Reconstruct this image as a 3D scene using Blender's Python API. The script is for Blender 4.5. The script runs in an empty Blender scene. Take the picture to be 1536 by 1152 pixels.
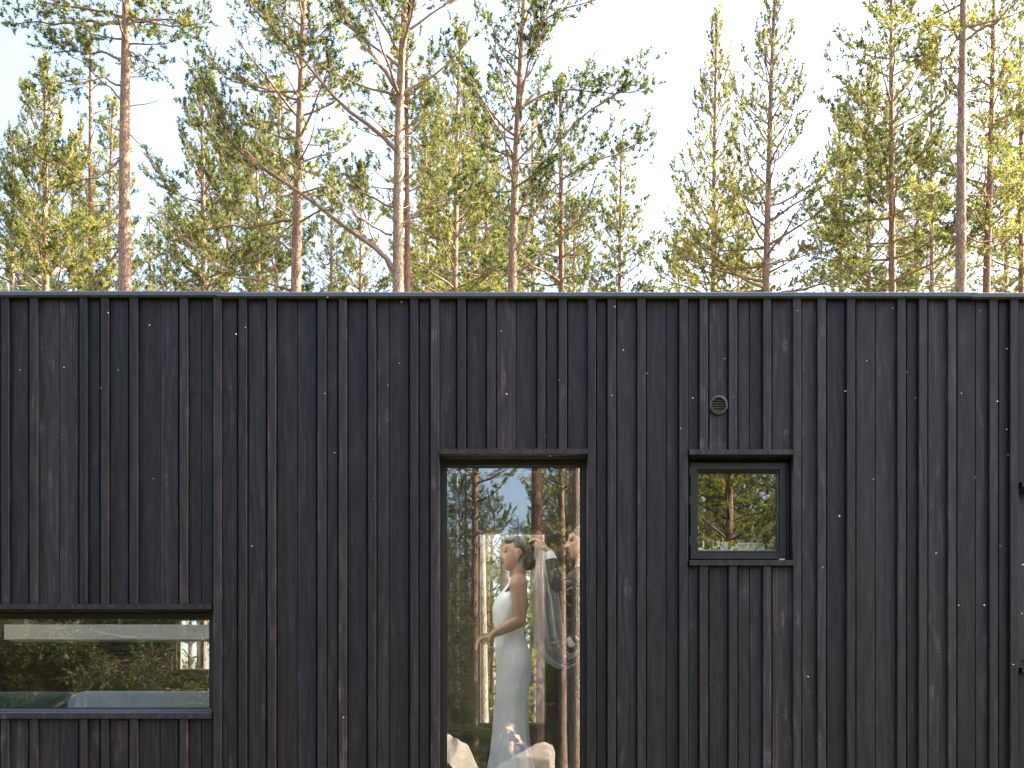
import bpy, bmesh, math, random
import numpy as np
from mathutils import Vector, Matrix
R = math.radians
random.seed(7)
# ------------------------------------------------------------------ camera, world, sun, exposure
D0, FP, HZ, ZC = 6.0, 1650.0, 1105.0, 1.25     # metres to wall face, focal length in photo pixels, horizon row, camera height
sc = bpy.context.scene
col = sc.collection
cam_d = bpy.data.cameras.new('camera'); cam = bpy.data.objects.new('camera', cam_d); col.objects.link(cam)
cam.location = (0, -D0, ZC); cam.rotation_euler = (R(90), 0, 0)
cam_d.sensor_width = 36; cam_d.lens = 36 * FP / 1536; cam_d.shift_y = (HZ - 576) / 1536
cam_d.clip_start = 0.01; cam_d.clip_end = 2000
sc.camera = cam
SUN_AZ, SUN_EL = 76.0, 40.0                   # degrees right of the view direction, above the horizon
world = bpy.data.worlds.new('World'); sc.world = world; world.use_nodes = True
wn = world.node_tree.nodes; wl = world.node_tree.links
sky = wn.new('ShaderNodeTexSky'); sky.sky_type = 'NISHITA'; sky.sun_disc = False
sky.sun_elevation = R(SUN_EL); sky.sun_rotation = R(SUN_AZ)
sky.air_density = 1.0; sky.dust_density = 5.0; sky.ozone_density = 1.0; sky.altitude = 100
bgn = wn['Background']; bgn.inputs['Strength'].default_value = 0.15
wl.new(sky.outputs[0], bgn.inputs[0])
sun_d = bpy.data.lights.new('sun', 'SUN'); sun = bpy.data.objects.new('sun', sun_d); col.objects.link(sun)
sun_d.energy = 5.0; sun_d.angle = R(0.53); sun_d.color = (1.0, 0.91, 0.78)
sdir = Vector((math.sin(R(SUN_AZ)) * math.cos(R(SUN_EL)), math.cos(R(SUN_AZ)) * math.cos(R(SUN_EL)), math.sin(R(SUN_EL))))
sun.rotation_euler = sdir.to_track_quat('Z', 'Y').to_euler(); sun.location = (30, 20, 40)
sc.view_settings.view_transform = 'Standard'; sc.view_settings.look = 'None'
sc.view_settings.gamma = 1; sc.view_settings.exposure = 2.3
sc.cycles.max_bounces = 8; sc.cycles.transparent_max_bounces = 16; sc.cycles.caustics_reflective = False; sc.cycles.caustics_refractive = False
sc.cycles.use_denoising = True

def P(px, py, y=0.0):
    """photo pixel -> world point on the plane at depth y behind the wall face"""
    s = (D0 + y) / FP
    return Vector(((px - 768) * s, y, ZC + (HZ - py) * s))
def X(px, y=0.0): return (px - 768) * (D0 + y) / FP
def Z(py, y=0.0): return ZC + (HZ - py) * (D0 + y) / FP

# ------------------------------------------------------------------ object helpers
def tag(o, label=None, cat=None, group=None, kind=None):
    if label: o['label'] = label
    if cat: o['category'] = cat
    if group: o['group'] = group
    if kind: o['kind'] = kind
    return o
def link(name, me, mats, parent=None, loc=(0, 0, 0)):
    o = bpy.data.objects.new(name, me); col.objects.link(o); o.location = loc
    if mats is not None:
        for m in (mats if isinstance(mats, (list, tuple)) else [mats]):
            if len(me.materials) < len(mats if isinstance(mats, (list, tuple)) else [mats]): me.materials.append(m)
    if parent is not None: o.parent = parent
    return o
def empty(name, loc=(0, 0, 0), parent=None):
    o = bpy.data.objects.new(name, None); col.objects.link(o); o.location = loc; o.empty_display_size = .2
    if parent is not None: o.parent = parent
    return o
def np_mesh(name, V, F, smooth=False, attr=None):
    """V (n,3), F (m,k) with constant k"""
    me = bpy.data.meshes.new(name)
    V = np.asarray(V, np.float32); F = np.asarray(F, np.int32)
    me.vertices.add(len(V)); me.vertices.foreach_set('co', V.ravel())
    k = F.shape[1]
    me.loops.add(F.size); me.loops.foreach_set('vertex_index', F.ravel())
    me.polygons.add(len(F)); me.polygons.foreach_set('loop_start', np.arange(0, F.size, k, dtype=np.int32))
    if smooth: me.polygons.foreach_set('use_smooth', np.ones(len(F), bool))
    me.update(calc_edges=True)
    if attr is not None:
        a = me.attributes.new('tint', 'FLOAT', 'POINT'); a.data.foreach_set('value', np.asarray(attr, np.float32))
    return me
class MB:
    """collects simple shapes into one mesh"""
    def __init__(s): s.v = []; s.f = []; s.m = []
    def add(s, vs, fs, mi=0):
        b = len(s.v); s.v += [tuple(v) for v in vs]; s.f += [tuple(i + b for i in f) for f in fs]; s.m += [mi] * len(fs); return s
    def box(s, x0, x1, y0, y1, z0, z1, mi=0):
        return s.add([(x0,y0,z0),(x1,y0,z0),(x1,y1,z0),(x0,y1,z0),(x0,y0,z1),(x1,y0,z1),(x1,y1,z1),(x0,y1,z1)],
                     [(0,3,2,1),(4,5,6,7),(0,1,5,4),(1,2,6,5),(2,3,7,6),(3,0,4,7)], mi)
    def prism(s, prof, a0, a1, axis='z', mi=0):
        n = len(prof)
        def pt(p, a):
            return {'z': (p[0], p[1], a), 'x': (a, p[0], p[1]), 'y': (p[0], a, p[1])}[axis]
        vs = [pt(p, a0) for p in prof] + [pt(p, a1) for p in prof]
        fs = [tuple(range(n))[::-1], tuple(range(n, 2 * n))] + [(i, (i+1) % n, n + (i+1) % n, n + i) for i in range(n)]
        return s.add(vs, fs, mi)
    def lathe(s, prof, cx, cy, z0, n=20, mi=0, axis='z'):
        vs, fs = [], []
        for r, h in prof:
            for k in range(n):
                a = 2 * math.pi * k / n
                vs.append((cx + r * math.cos(a), cy + r * math.sin(a), z0 + h) if axis == 'z' else (cx + r * math.cos(a), cy + h, z0 + r * math.sin(a)))
        for i in range(len(prof) - 1):
            for k in range(n):
                fs.append((i*n + k, i*n + (k+1) % n, (i+1)*n + (k+1) % n, (i+1)*n + k))
        fs.append(tuple(range(n))[::-1]); fs.append(tuple(range((len(prof)-1)*n, len(prof)*n)))
        return s.add(vs, fs, mi)
    def tube(s, pts, rad, n=6, mi=0):
        V, F = tube_np(pts, rad, n); s.add(V.tolist(), F.tolist(), mi)
        b = len(s.v) - len(V); s.f += [tuple(b + i for i in range(n))[::-1], tuple(b + len(V) - n + i for i in range(n))]; s.m += [mi, mi]; return s
    def mesh(s, name, smooth=False):
        me = bpy.data.meshes.new(name); me.from_pydata(s.v, [], s.f); me.polygons.foreach_set('material_index', s.m)
        bm = bmesh.new(); bm.from_mesh(me); bmesh.ops.recalc_face_normals(bm, faces=bm.faces); bm.to_mesh(me); bm.free()
        if smooth:
            me.polygons.foreach_set('use_smooth', [True] * len(me.polygons))
            try: me.set_sharp_from_angle(angle=R(40))
            except Exception: pass
        me.update(); return me
    def build(s, name, mats, parent=None, loc=(0, 0, 0), smooth=False):
        me = s.mesh(name, smooth)
        for m in (mats if isinstance(mats, (list, tuple)) else [mats]): me.materials.append(m)
        o = bpy.data.objects.new(name, me); col.objects.link(o); o.location = loc
        if parent is not None: o.parent = parent
        return o
def tube_np(pts, rad, n=6):
    pts = np.asarray(pts, float); rad = np.asarray(rad, float); m = len(pts)
    t = np.gradient(pts, axis=0); t /= np.linalg.norm(t, axis=1, keepdims=True) + 1e-9
    ref = np.array([0, 0, 1.0]) if abs(t[:, 2]).mean() < .75 else np.array([1.0, 0, 0])
    u = np.cross(t, ref); u /= np.linalg.norm(u, axis=1, keepdims=True) + 1e-9
    w = np.cross(t, u)
    a = np.arange(n) * 2 * np.pi / n
    V = pts[:, None, :] + rad[:, None, None] * (np.cos(a)[None, :, None] * u[:, None, :] + np.sin(a)[None, :, None] * w[:, None, :])
    i = np.arange(m - 1)[:, None] * n; k = np.arange(n)[None, :]; k2 = (k + 1) % n
    F = np.stack([i + k, i + k2, i + n + k2, i + n + k], -1).reshape(-1, 4)
    return V.reshape(-1, 3), F

# ------------------------------------------------------------------ materials
class NT:
    def __init__(s, name):
        s.m = bpy.data.materials.new(name); s.m.use_nodes = True; s.t = s.m.node_tree; s.n = s.t.nodes; s.l = s.t.links
        s.bsdf = s.n['Principled BSDF']; s.out = s.n['Material Output']
    def node(s, typ, ins=None, **kw):
        nd = s.n.new(typ)
        for k, v in kw.items(): setattr(nd, k, v)
        for k, v in (ins or {}).items():
            if hasattr(v, 'links'): s.l.new(v, nd.inputs[k])
            else: nd.inputs[k].default_value = v
        return nd
    def ramp(s, fac, stops):
        r = s.n.new('ShaderNodeValToRGB'); s.l.new(fac, r.inputs[0]); e = r.color_ramp.elements
        while len(e) < len(stops): e.new(.5)
        for el, (p, c) in zip(e, stops):
            el.position = p; el.color = (c, c, c, 1) if isinstance(c, (int, float)) else (*c, 1)
        return r.outputs[0]
    def math(s, op, a, b=0.0, clamp=False):
        nd = s.n.new('ShaderNodeMath'); nd.operation = op; nd.use_clamp = clamp
        for i, v in enumerate((a, b)):
            if hasattr(v, 'links'): s.l.new(v, nd.inputs[i])
            else: nd.inputs[i].default_value = v
        return nd.outputs[0]
    def mix(s, fac, a, b, blend='MIX'):
        nd = s.n.new('ShaderNodeMix'); nd.data_type = 'RGBA'; nd.blend_type = blend
        for k, v in ((0, fac), (6, a), (7, b)):
            if hasattr(v, 'links'): s.l.new(v, nd.inputs[k])
            else: nd.inputs[k].default_value = v if k == 0 else (*v, 1)
        return nd.outputs[2]
    def coords(s, scale=(1, 1, 1), offs=True):
        tc = s.n.new('ShaderNodeTexCoord'); src = tc.outputs['Object']
        if offs:
            oi = s.n.new('ShaderNodeObjectInfo'); s.rand = oi.outputs['Random']
            mul = s.n.new('ShaderNodeVectorMath'); mul.operation = 'SCALE'; mul.inputs[0].default_value = (37.1, 11.3, 91.7); s.l.new(s.rand, mul.inputs['Scale'])
            ad = s.n.new('ShaderNodeVectorMath'); ad.operation = 'ADD'; s.l.new(src, ad.inputs[0]); s.l.new(mul.outputs[0], ad.inputs[1]); src = ad.outputs[0]
        s.base = src
        return s.scaled(scale)
    def scaled(s, scale):
        mp = s.n.new('ShaderNodeVectorMath'); mp.operation = 'MULTIPLY'; s.l.new(s.base, mp.inputs[0]); mp.inputs[1].default_value = scale
        return mp.outputs[0]
    def noise(s, vec, scale=5.0, detail=4.0, rough=.55, dist=0.0):
        return s.node('ShaderNodeTexNoise', {'Vector': vec, 'Scale': scale, 'Detail': detail, 'Roughness': rough, 'Distortion': dist}).outputs['Fac']
    def bump(s, h, strength=.3, dist=.01):
        b = s.node('ShaderNodeBump', {'Height': h, 'Strength': strength, 'Distance': dist}); s.l.new(b.outputs[0], s.bsdf.inputs['Normal'])
    def set(s, **kw):
        for k, v in kw.items():
            k = k.replace('_', ' ')
            if hasattr(v, 'links'): s.l.new(v, s.bsdf.inputs[k])
            else: s.bsdf.inputs[k].default_value = (*v, 1) if isinstance(v, tuple) and len(v) == 3 else v
        return s
def plain(name, c, rough=.5, metal=0.0, var=.12, nscale=12.0, spec=.5, bump=0.0):
    t = NT(name); v = t.coords(); n = t.noise(v, nscale, 5)
    a = tuple(max(0, x * (1 - var)) for x in c); b = tuple(min(1, x * (1 + var)) for x in c)
    t.set(Base_Color=t.mix(n, a, b), Roughness=t.math('ADD', t.math('MULTIPLY', n, .2), rough - .1), Metallic=metal)
    t.bsdf.inputs['Specular IOR Level'].default_value = spec
    if bump: t.bump(n, bump, .01)
    return t.m
def tarred_wood():
    t = NT('tarred_wood'); v = t.coords((1, 1, 1))
    warp = t.noise(t.scaled((7, 7, 1.6)), 1.0, 3, .5)
    # growth rings: bands across the board, bent round by slow noise
    sep = t.n.new('ShaderNodeSeparateXYZ'); t.l.new(t.base, sep.inputs[0])
    d = t.math('ADD', t.math('MULTIPLY', sep.outputs[0], 95.0), t.math('MULTIPLY', warp, 30.0))
    ring = t.math('ADD', t.math('MULTIPLY', t.math('SINE', d), .5), .5)
    fine = t.noise(t.scaled((110, 110, 1.8)), 1.0, 5, .7)
    streak = t.noise(t.scaled((48, 48, .8)), 1.0, 4, .6)
    blot = t.noise(t.scaled((9, 9, 2.2)), 1.0, 4, .6)
    def v2(sx, sz):
        return t.node('ShaderNodeCombineXYZ', {0: t.math('MULTIPLY', sep.outputs[0], sx), 1: t.math('MULTIPLY', sep.outputs[2], sz)}).outputs[0]
    kv = t.node('ShaderNodeTexVoronoi', {'Vector': v2(11, 4.0), 'Scale': 1.0, 'Randomness': 1.0}, voronoi_dimensions='2D')
    kd = t.math('ADD', kv.outputs['Distance'], t.math('MULTIPLY', t.noise(t.scaled((60, 60, 40)), 1.0, 3), .16))
    knot = t.ramp(kd, [(0.13, 1.0), (0.30, 0.0)])
    kcore = t.ramp(kd, [(0.09, 1.0), (0.15, 0.0)])
    kv2 = t.node('ShaderNodeTexVoronoi', {'Vector': v2(8, 3.1), 'Scale': 1.0, 'Randomness': 1.0}, voronoi_dimensions='2D')
    kd2 = t.math('ADD', kv2.outputs['Distance'], t.math('MULTIPLY', t.noise(t.scaled((14, 14, 55)), 1.0, 3), .45))
    smear = t.ramp(kd2, [(0.22, 1.0), (0.42, 0.0)])
    val = t.math('ADD', t.math('MULTIPLY', ring, .17), t.math('MULTIPLY', t.ramp(fine, [(.32, 0), (.68, 1)]), .40))
    val = t.math('ADD', val, t.math('MULTIPLY', streak, .26)); val = t.math('ADD', val, t.math('MULTIPLY', blot, .24))
    val = t.math('ADD', val, t.math('MULTIPLY', knot, .17)); val = t.math('SUBTRACT', val, t.math('MULTIPLY', kcore, .25)); val = t.math('ADD', val, t.math('MULTIPLY', smear, .15))
    val = t.math('ADD', val, t.math('MULTIPLY', t.math('SUBTRACT', t.rand, .5), .30))
    c = t.ramp(val, [(.24, (.0041, .0031, .0033)), (.52, (.0156, .0122, .0129)), (.78, (.0355, .0292, .0308)), (1.0, (.096, .084, .089))])
    hue = t.noise(t.scaled((3, 3, .35)), 1.0, 2)
    r2 = t.node('ShaderNodeTexWhiteNoise', {'W': t.math('MULTIPLY', t.rand, 77.0)}, noise_dimensions='1D').outputs['Value']
    hm = t.math('ADD', t.math('MULTIPLY', hue, .55), t.math('MULTIPLY', r2, .5), True)
    c = t.mix(t.ramp(hm, [(.25, 0), (.85, 1)]), c, t.mix(1.0, c, (1.28, .98, .90), 'MULTIPLY'))
    t.set(Base_Color=c, Roughness=t.math('ADD', t.math('MULTIPLY', fine, .22), .44)); t.bsdf.inputs['Specular IOR Level'].default_value = .42
    t.bump(t.math('ADD', t.math('ADD', t.math('MULTIPLY', fine, .7), t.math('MULTIPLY', ring, .45)), t.math('MULTIPLY', streak, .4)), .45, .0022)
    return t.m
def plain_wood(name, c1, c2):
    t = NT(name); t.coords(); f = t.noise(t.scaled((4, 60, 60)), 1.0, 4); g = t.noise(t.scaled((1.2, 12, 12)), 1.0, 3)
    t.set(Base_Color=t.mix(t.math('MULTIPLY', t.math('ADD', f, g), .5), c1, c2), Roughness=.55); t.bump(f, .2, .003); return t.m
def glass_mat(name, refl, tint=(.93, .96, .95), wob=.0):
    t = NT(name); t.coords(offs=True)
    ge = t.n.new('ShaderNodeNewGeometry'); dt = t.n.new('ShaderNodeVectorMath'); dt.operation = 'DOT_PRODUCT'
    t.l.new(ge.outputs['True Normal'], dt.inputs[0]); t.l.new(ge.outputs['Incoming'], dt.inputs[1])
    fac = t.math('ADD', t.math('MULTIPLY', t.math('POWER', t.math('SUBTRACT', 1.0, t.math('ABSOLUTE', dt.outputs['Value']), True), 5.0), 1 - refl), refl, True)   # Schlick, alike on both faces
    tr = t.node('ShaderNodeBsdfTransparent', {'Color': (*tint, 1)}); gl = t.node('ShaderNodeBsdfGlossy', {'Color': (.98, .97, .94, 1), 'Roughness': 0.0})
    if wob:
        n = t.noise(t.scaled((2.0, 2.0, 5.5)), 1.0, 2, .5)
        b = t.node('ShaderNodeBump', {'Height': n, 'Strength': 1.0, 'Distance': wob}); t.l.new(b.outputs[0], gl.inputs['Normal'])
    mx = t.node('ShaderNodeMixShader'); t.l.new(fac, mx.inputs[0]); t.l.new(tr.outputs[0], mx.inputs[1]); t.l.new(gl.outputs[0], mx.inputs[2])
    t.l.new(mx.outputs[0], t.out.inputs[0]); t.n.remove(t.bsdf); return t.m
def clear_glass(name):
    t = NT(name); t.set(Base_Color=(.95, .97, .97), Roughness=.02, IOR=1.3); t.bsdf.inputs['Transmission Weight'].default_value = 1.0
    return t.m
def needle_mat(name, dark, mid, light, transl=.42):
    t = NT(name); t.coords()
    at = t.node('ShaderNodeAttribute', attribute_name='tint').outputs['Fac']
    v = t.math('ADD', t.math('MULTIPLY', at, .75), t.math('MULTIPLY', t.math('SUBTRACT', t.rand, .35), .45), True)
    c = t.ramp(v, [(0.0, dark), (.5, mid), (1.0, light)])
    di = t.node('ShaderNodeBsdfPrincipled', {'Base Color': c, 'Roughness': .5}); di.inputs['Specular IOR Level'].default_value = .35
    tl = t.node('ShaderNodeBsdfTranslucent', {'Color': t.mix(.6, c, t.mix(1.0, c, (1.5, 1.35, .55), 'MULTIPLY'))})
    mx = t.node('ShaderNodeMixShader', {0: transl}); t.l.new(di.outputs[0], mx.inputs[1]); t.l.new(tl.outputs[0], mx.inputs[2])
    t.l.new(mx.outputs[0], t.out.inputs[0]); t.n.remove(t.bsdf); return t.m
def bark_mat(name, low, high, zlow=3.0, zhigh=9.0, pscale=1.0):
    t = NT(name); t.coords()
    tc = t.n.new('ShaderNodeTexCoord'); sep = t.n.new('ShaderNodeSeparateXYZ'); t.l.new(tc.outputs['Object'], sep.inputs[0])
    hz = t.math('ADD', sep.outputs[2], t.math('MULTIPLY', t.math('SUBTRACT', t.noise(t.scaled((3, 3, 1)), 1.0, 3), .5), 4.0))
    mr = t.node('ShaderNodeMapRange', {0: hz, 1: zlow, 2: zhigh}).outputs[0]
    c = t.mix(mr, low, high)
    pl = t.node('ShaderNodeTexVoronoi', {'Vector': t.scaled((26*pscale, 26*pscale, 8*pscale)), 'Scale': 1.0}, feature='DISTANCE_TO_EDGE').outputs['Distance']
    crack = t.ramp(pl, [(0.0, .35), (.16, 1.0)])
    mot = t.noise(t.scaled((14, 14, 5)), 1.0, 5, .65)
    c = t.mix(t.ramp(mot, [(.3, 0), (.72, 1)]), t.mix(1.0, c, (.62, .60, .60), 'MULTIPLY'), t.mix(1.0, c, (1.25, 1.22, 1.2), 'MULTIPLY'))
    c = t.mix(.75, c, crack, 'MULTIPLY')
    t.set(Base_Color=c, Roughness=.85); t.bump(t.math('ADD', crack, mot), .7, .02); return t.m
def rock_mat():
    t = NT('lichened_granite'); t.coords(); a = t.noise(t.base, 3.0, 8, .6); b = t.noise(t.base, 40.0, 4, .7)
    c = t.ramp(t.math('ADD', t.math('MULTIPLY', a, .7), t.math('MULTIPLY', b, .3)), [(.3, (.16, .14, .12)), (.5, (.36, .31, .26)), (.7, (.50, .44, .37))])
    t.set(Base_Color=c, Roughness=.85); t.bump(t.math('ADD', a, b), .6, .03); return t.m
def ground_mat():
    t = NT('forest_floor'); t.coords(offs=False); a = t.noise(t.base, .8, 8, .6); b = t.noise(t.base, 14.0, 6, .7)
    c = t.ramp(t.math('ADD', t.math('MULTIPLY', a, .6), t.math('MULTIPLY', b, .4)), [(.3, (.03, .023, .013)), (.45, (.05, .046, .018)), (.6, (.07, .075, .028)), (.75, (.13, .11, .07))])
    t.set(Base_Color=c, Roughness=.95); t.bump(b, .8, .05); return t.m
def cloth(name, c, rough=.8, sheen=.0, weave=300.0, var=.08):
    t = NT(name); t.coords(); n = t.noise(t.base, weave, 2); m = t.noise(t.base, 6.0, 4)
    t.set(Base_Color=t.mix(m, tuple(x*(1-var) for x in c), tuple(min(1, x*(1+var)) for x in c)), Roughness=rough)
    t.bsdf.inputs['Sheen Weight'].default_value = sheen; t.bump(t.math('ADD', t.math('MULTIPLY', n, .3), m), .15, .006); return t.m
def skin(name, c):
    t = NT(name); t.coords(); n = t.noise(t.base, 25.0, 4)
    t.set(Base_Color=t.mix(n, tuple(x*.88 for x in c), tuple(x*1.1 for x in c)), Roughness=.48); t.bsdf.inputs['Subsurface Weight'].default_value = .12
    t.bsdf.inputs['Subsurface Radius'].default_value = (.012, .005, .003); return t.m
def tulle():
    t = NT('white_tulle'); t.coords(); n = t.noise(t.scaled((30, 30, 2)), 1.0, 3)
    di = t.node('ShaderNodeBsdfDiffuse', {'Color': (.86, .87, .90, 1)}); tl = t.node('ShaderNodeBsdfTranslucent', {'Color': (.86, .87, .90, 1)})
    m0 = t.node('ShaderNodeMixShader', {0: .5}); t.l.new(di.outputs[0], m0.inputs[1]); t.l.new(tl.outputs[0], m0.inputs[2])
    tr = t.node('ShaderNodeBsdfTransparent'); mx = t.node('ShaderNodeMixShader'); t.l.new(t.ramp(n, [(.3, .30), (.7, .66)]), mx.inputs[0])
    t.l.new(tr.outputs[0], mx.inputs[1]); t.l.new(m0.outputs[0], mx.inputs[2]); t.l.new(mx.outputs[0], t.out.inputs[0]); t.n.remove(t.bsdf); return t.m

M = dict(
    wood=tarred_wood(), screw=plain('screw_steel', (.003, .003, .003), .6, .0), flash=plain('painted_sheet_metal', (.095, .105, .122), .42, .0, .08, 6.0),
    frame=plain('dark_painted_frame', (.019, .017, .016), .38, .0, .12, 20.0), gasket=plain('black_rubber', (.008, .008, .008), .6),
    drip=plain('aluminium_strip', (.20, .21, .22), .38, .7), glass=glass_mat('window_glass', .145, (.98, .99, .985), wob=.00006), glass_small=glass_mat('sash_glass', .165, wob=.00008),
    glass_far=glass_mat('far_window_glass', .05), clear=clear_glass('clear_glass'),
    dark_panel=plain_wood('dark_stained_panel', (.014, .011, .009), (.030, .023, .018)), core=plain('membrane', (.02, .02, .02), .8), plinth=plain('concrete', (.32, .31, .30), .85, .0, .2, 8.0, bump=.3),
    ply=plain_wood('plywood', (.20, .13, .075), (.32, .22, .13)), floorw=plain_wood('floor_planks', (.42, .36, .28), (.56, .50, .41)), white=plain('white_paint', (.78, .78, .77), .5, .0, .04),
    roof=plain('roofing_felt', (.05, .05, .052), .9, .0, .25, 30.0, bump=.3), galv=plain('grey_vent_metal', (.075, .075, .078), .42, .3), slat=plain('bronze_slat', (.13, .085, .055), .45, .2),
    needle=needle_mat('pine_needles', (.070, .112, .054), (.172, .196, .068), (.34, .325, .105), .6), spruce=needle_mat('spruce_needles', (.028, .048, .018), (.085, .105, .028), (.21, .195, .05), .35),
    leaf=needle_mat('birch_leaves', (.06, .10, .02), (.10, .15, .03), (.16, .20, .04), .5), berry=needle_mat('bilberry_leaves', (.04, .08, .018), (.10, .15, .03), (.20, .23, .05), .45),
    bark=bark_mat('pine_bark', (.28, .195, .15), (.47, .285, .19)), bark_red=bark_mat('pine_bark_reddish', (.20, .13, .10), (.38, .19, .11)), bark_pale=bark_mat('pine_bark_pale', (.37, .265, .20), (.45, .30, .20)),
    birch=bark_mat('birch_bark', (.62, .60, .55), (.70, .68, .63), pscale=.6), twig_dark=plain('dark_twig_bark', (.12, .085, .065), .9, .0, .3, 9.0), twig=plain('twig_bark', (.33, .205, .14), .9, .0, .3, 9.0), spruce_bark=bark_mat('spruce_bark', (.13, .095, .075), (.17, .12, .09)),
    rock=rock_mat(), ground=ground_mat(), satin=cloth('ivory_satin', (.82, .83, .86), .36, .15, 500.0, .04), skin1=skin('skin', (.36, .195, .13)), skin2=skin('skin_fair', (.46, .27, .195)),
    hair=plain('dark_brown_hair', (.035, .022, .014), .45, .0, .5, 60.0, bump=.5), hair2=plain('brown_hair', (.08, .05, .03), .5, .0, .5, 60.0, bump=.5), suit=cloth('charcoal_suit', (.020, .020, .024), .8, .2), shirt=cloth('white_shirt', (.78, .79, .82), .7),
    tulle=tulle(), jacket=cloth('navy_jacket', (.03, .035, .05), .85, .1), denim=cloth('dark_denim', (.03, .04, .07), .85), sofa=cloth('grey_knit', (.40, .42, .44), .9, .3, 160.0), teal=cloth('teal_cushion', (.025, .07, .055), .9, .3, 200.0),
    lips=plain('lips', (.45, .16, .14), .4), eye=plain('eye', (.03, .02, .015), .15), cam=plain('camera_black', (.012, .012, .013), .4), midge=plain('midge_body', (.60, .55, .45), .5), wing=plain('midge_wing', (.75, .72, .66), .4),
    linen=cloth('linen_bread_cloth', (.62, .52, .40), .9, .1, 120.0, .25), ceramic=plain('white_ceramic', (.80, .81, .82), .25, .0, .03), plastic=plain('white_plastic', (.8, .8, .8), .4, .0, .03), brown=plain_wood('oak_panel', (.045, .028, .016), (.075, .048, .028)),
)

# ------------------------------------------------------------------ ground
def gz(x, y):
    x = np.asarray(x, float); y = np.asarray(y, float)
    r = np.hypot(x, y + 1)
    return .10 * np.sin(x * .31 + 1) * np.cos(y * .27) + .05 * np.sin(x * 1.1 + y * .7) + np.clip((r - 9) / 60, 0, 1) * 1.6 * np.sin(x * .045 + .6) * np.cos(y * .04) - .10
def build_ground():
    g = np.concatenate([[-700, -400, -220, -130, -90], np.arange(-60, 61, 1.0), [90, 130, 220, 400, 700]])
    xx, yy = np.meshgrid(g, g, indexing='xy'); n = len(g)
    V = np.stack([xx, yy, gz(xx, yy)], -1).reshape(-1, 3)
    i = np.arange(n - 1); a = (i[:, None] * n + i[None, :]).ravel()
    F = np.stack([a, a + 1, a + n + 1, a + n], -1)
    o = link('ground', np_mesh('ground', V, F, True), M['ground']); tag(o, kind='structure')
build_ground()

# ------------------------------------------------------------------ house
house = empty('timber_house', (0, 1.6, 0))
tag(house, 'low flat-roofed house clad in black tarred vertical boards and battens', 'house')
HX, HY = 0.0, 1.6
def hp(mb, name, mat, parent=None, smooth=False):
    """build a part of the house from world coordinates; origin at the mesh centre"""
    v = np.array(mb.v); c = (v.min(0) + v.max(0)) / 2
    mb.v = [tuple(p - c) for p in v]
    o = mb.build(name, mat, None, (0, 0, 0), smooth)
    par = parent if parent is not None else house
    o.parent = par
    base = Vector((HX, HY, 0)) if par is house else Vector(par['wc'])
    o.location = Vector(c) - base; o['wc'] = tuple(float(q) for q in c)
    return o
XL, XR, YB = -4.6, 4.6, 3.1                     # outer extent of the house
Z_TOP, Z_BASE, Z_FLOOR, Z_CEIL = Z(445), 0.45, 0.80, 3.22
OPEN = [ # x0,x1 (photo px at the wall face), top of head trim, bottom of sill trim
    (-160, 319.2, 906.5, 1078), (659.2, 881.2, 675, 1222), (1032.4, 1189.6, 676, 849.5), (1529, 1690, 724, 1009)]
battens = [(1,13),(44,56),(119,130.5),(151,162.5),(194,206.5),(269,281.5),(319.5,332),(357.5,370),(401,413.5),(476,489),(508,520),(552,564),(615,627),(646,658.7),(686,698.5),(730.5,743),
           (806,818),(838,850),(881.6,893.8),(911.5,924),(956,968.5),(1019,1031.8),(1049.5,1062),(1093.5,1106),(1145,1157),(1190,1202),(1226.5,1239),(1270.5,1283),(1346.5,1359),(1378.5,1391),(1422.5,1434.5),(1484.5,1497),(1515.5,1528)]
joints = [15, 43.5, 57, 88.5, 118.5, 132, 150.5, 164, 193.5, 207.5, 239.5, 268.5, 282.5, 301.5, 319, 332.5, 357, 371, 400.5, 414.5, 445.5, 475.5, 489.5, 507.5, 520.5, 551.5, 564.5, 583.7, 614.5, 627.5, 645.5,
          659, 685.5, 699.5, 730, 743.5, 774.3, 805.5, 818.5, 837.5, 850.5, 881, 894, 911, 924.5, 955.7, 968.8, 999.7, 1018.7, 1032, 1049, 1062.5, 1093, 1106.3, 1124.5, 1144.3, 1157.3, 1189.5, 1202, 1226, 1239.3, 1270, 1283.3, 1313.3, 1345.7, 1359.3, 1377.8, 1391.3, 1422, 1435, 1463.7, 1484, 1497.3, 1515, 1528.5]
rng = random.Random(3)
p = 1529.0
while X(p) < XR - .12:                           # the same rhythm of boards and battens beyond the frame
    for w in (rng.choice([18, 24, 30]),) if rng.random() < .6 else (30, rng.choice([18, 30])):
        p += w; joints.append(p)
    battens.append((p + .7, p + 12.7)); p += 13.4; joints.append(p)
p = 0.3
while X(p) > XL + .12:
    for w in (rng.choice([18, 24, 30]),) if rng.random() < .6 else (30, rng.choice([18, 30])):
        p -= w; joints.append(p)
    battens.append((p - 12.7, p - .7)); p -= 13.4; joints.append(p)
joints = sorted(set(joints + [0.3])); battens.sort()
SCREW_ROWS = [450, 514, 653.5, 792, 931, 1070, 1209, 1300]
def spans(x0, x1):
    """vertical runs (top row, bottom row) of a strip between photo columns x0 and x1"""
    zb = HZ + (ZC - Z_BASE) * FP / D0
    m = (x0 + x1) / 2
    for (a, b, t, bt) in OPEN:
        if a < m < b:
            return [(445.5, t - .3)] + ([(bt + .4, zb)] if bt < zb - 6 else [])
    return [(445.5, zb)]
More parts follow.
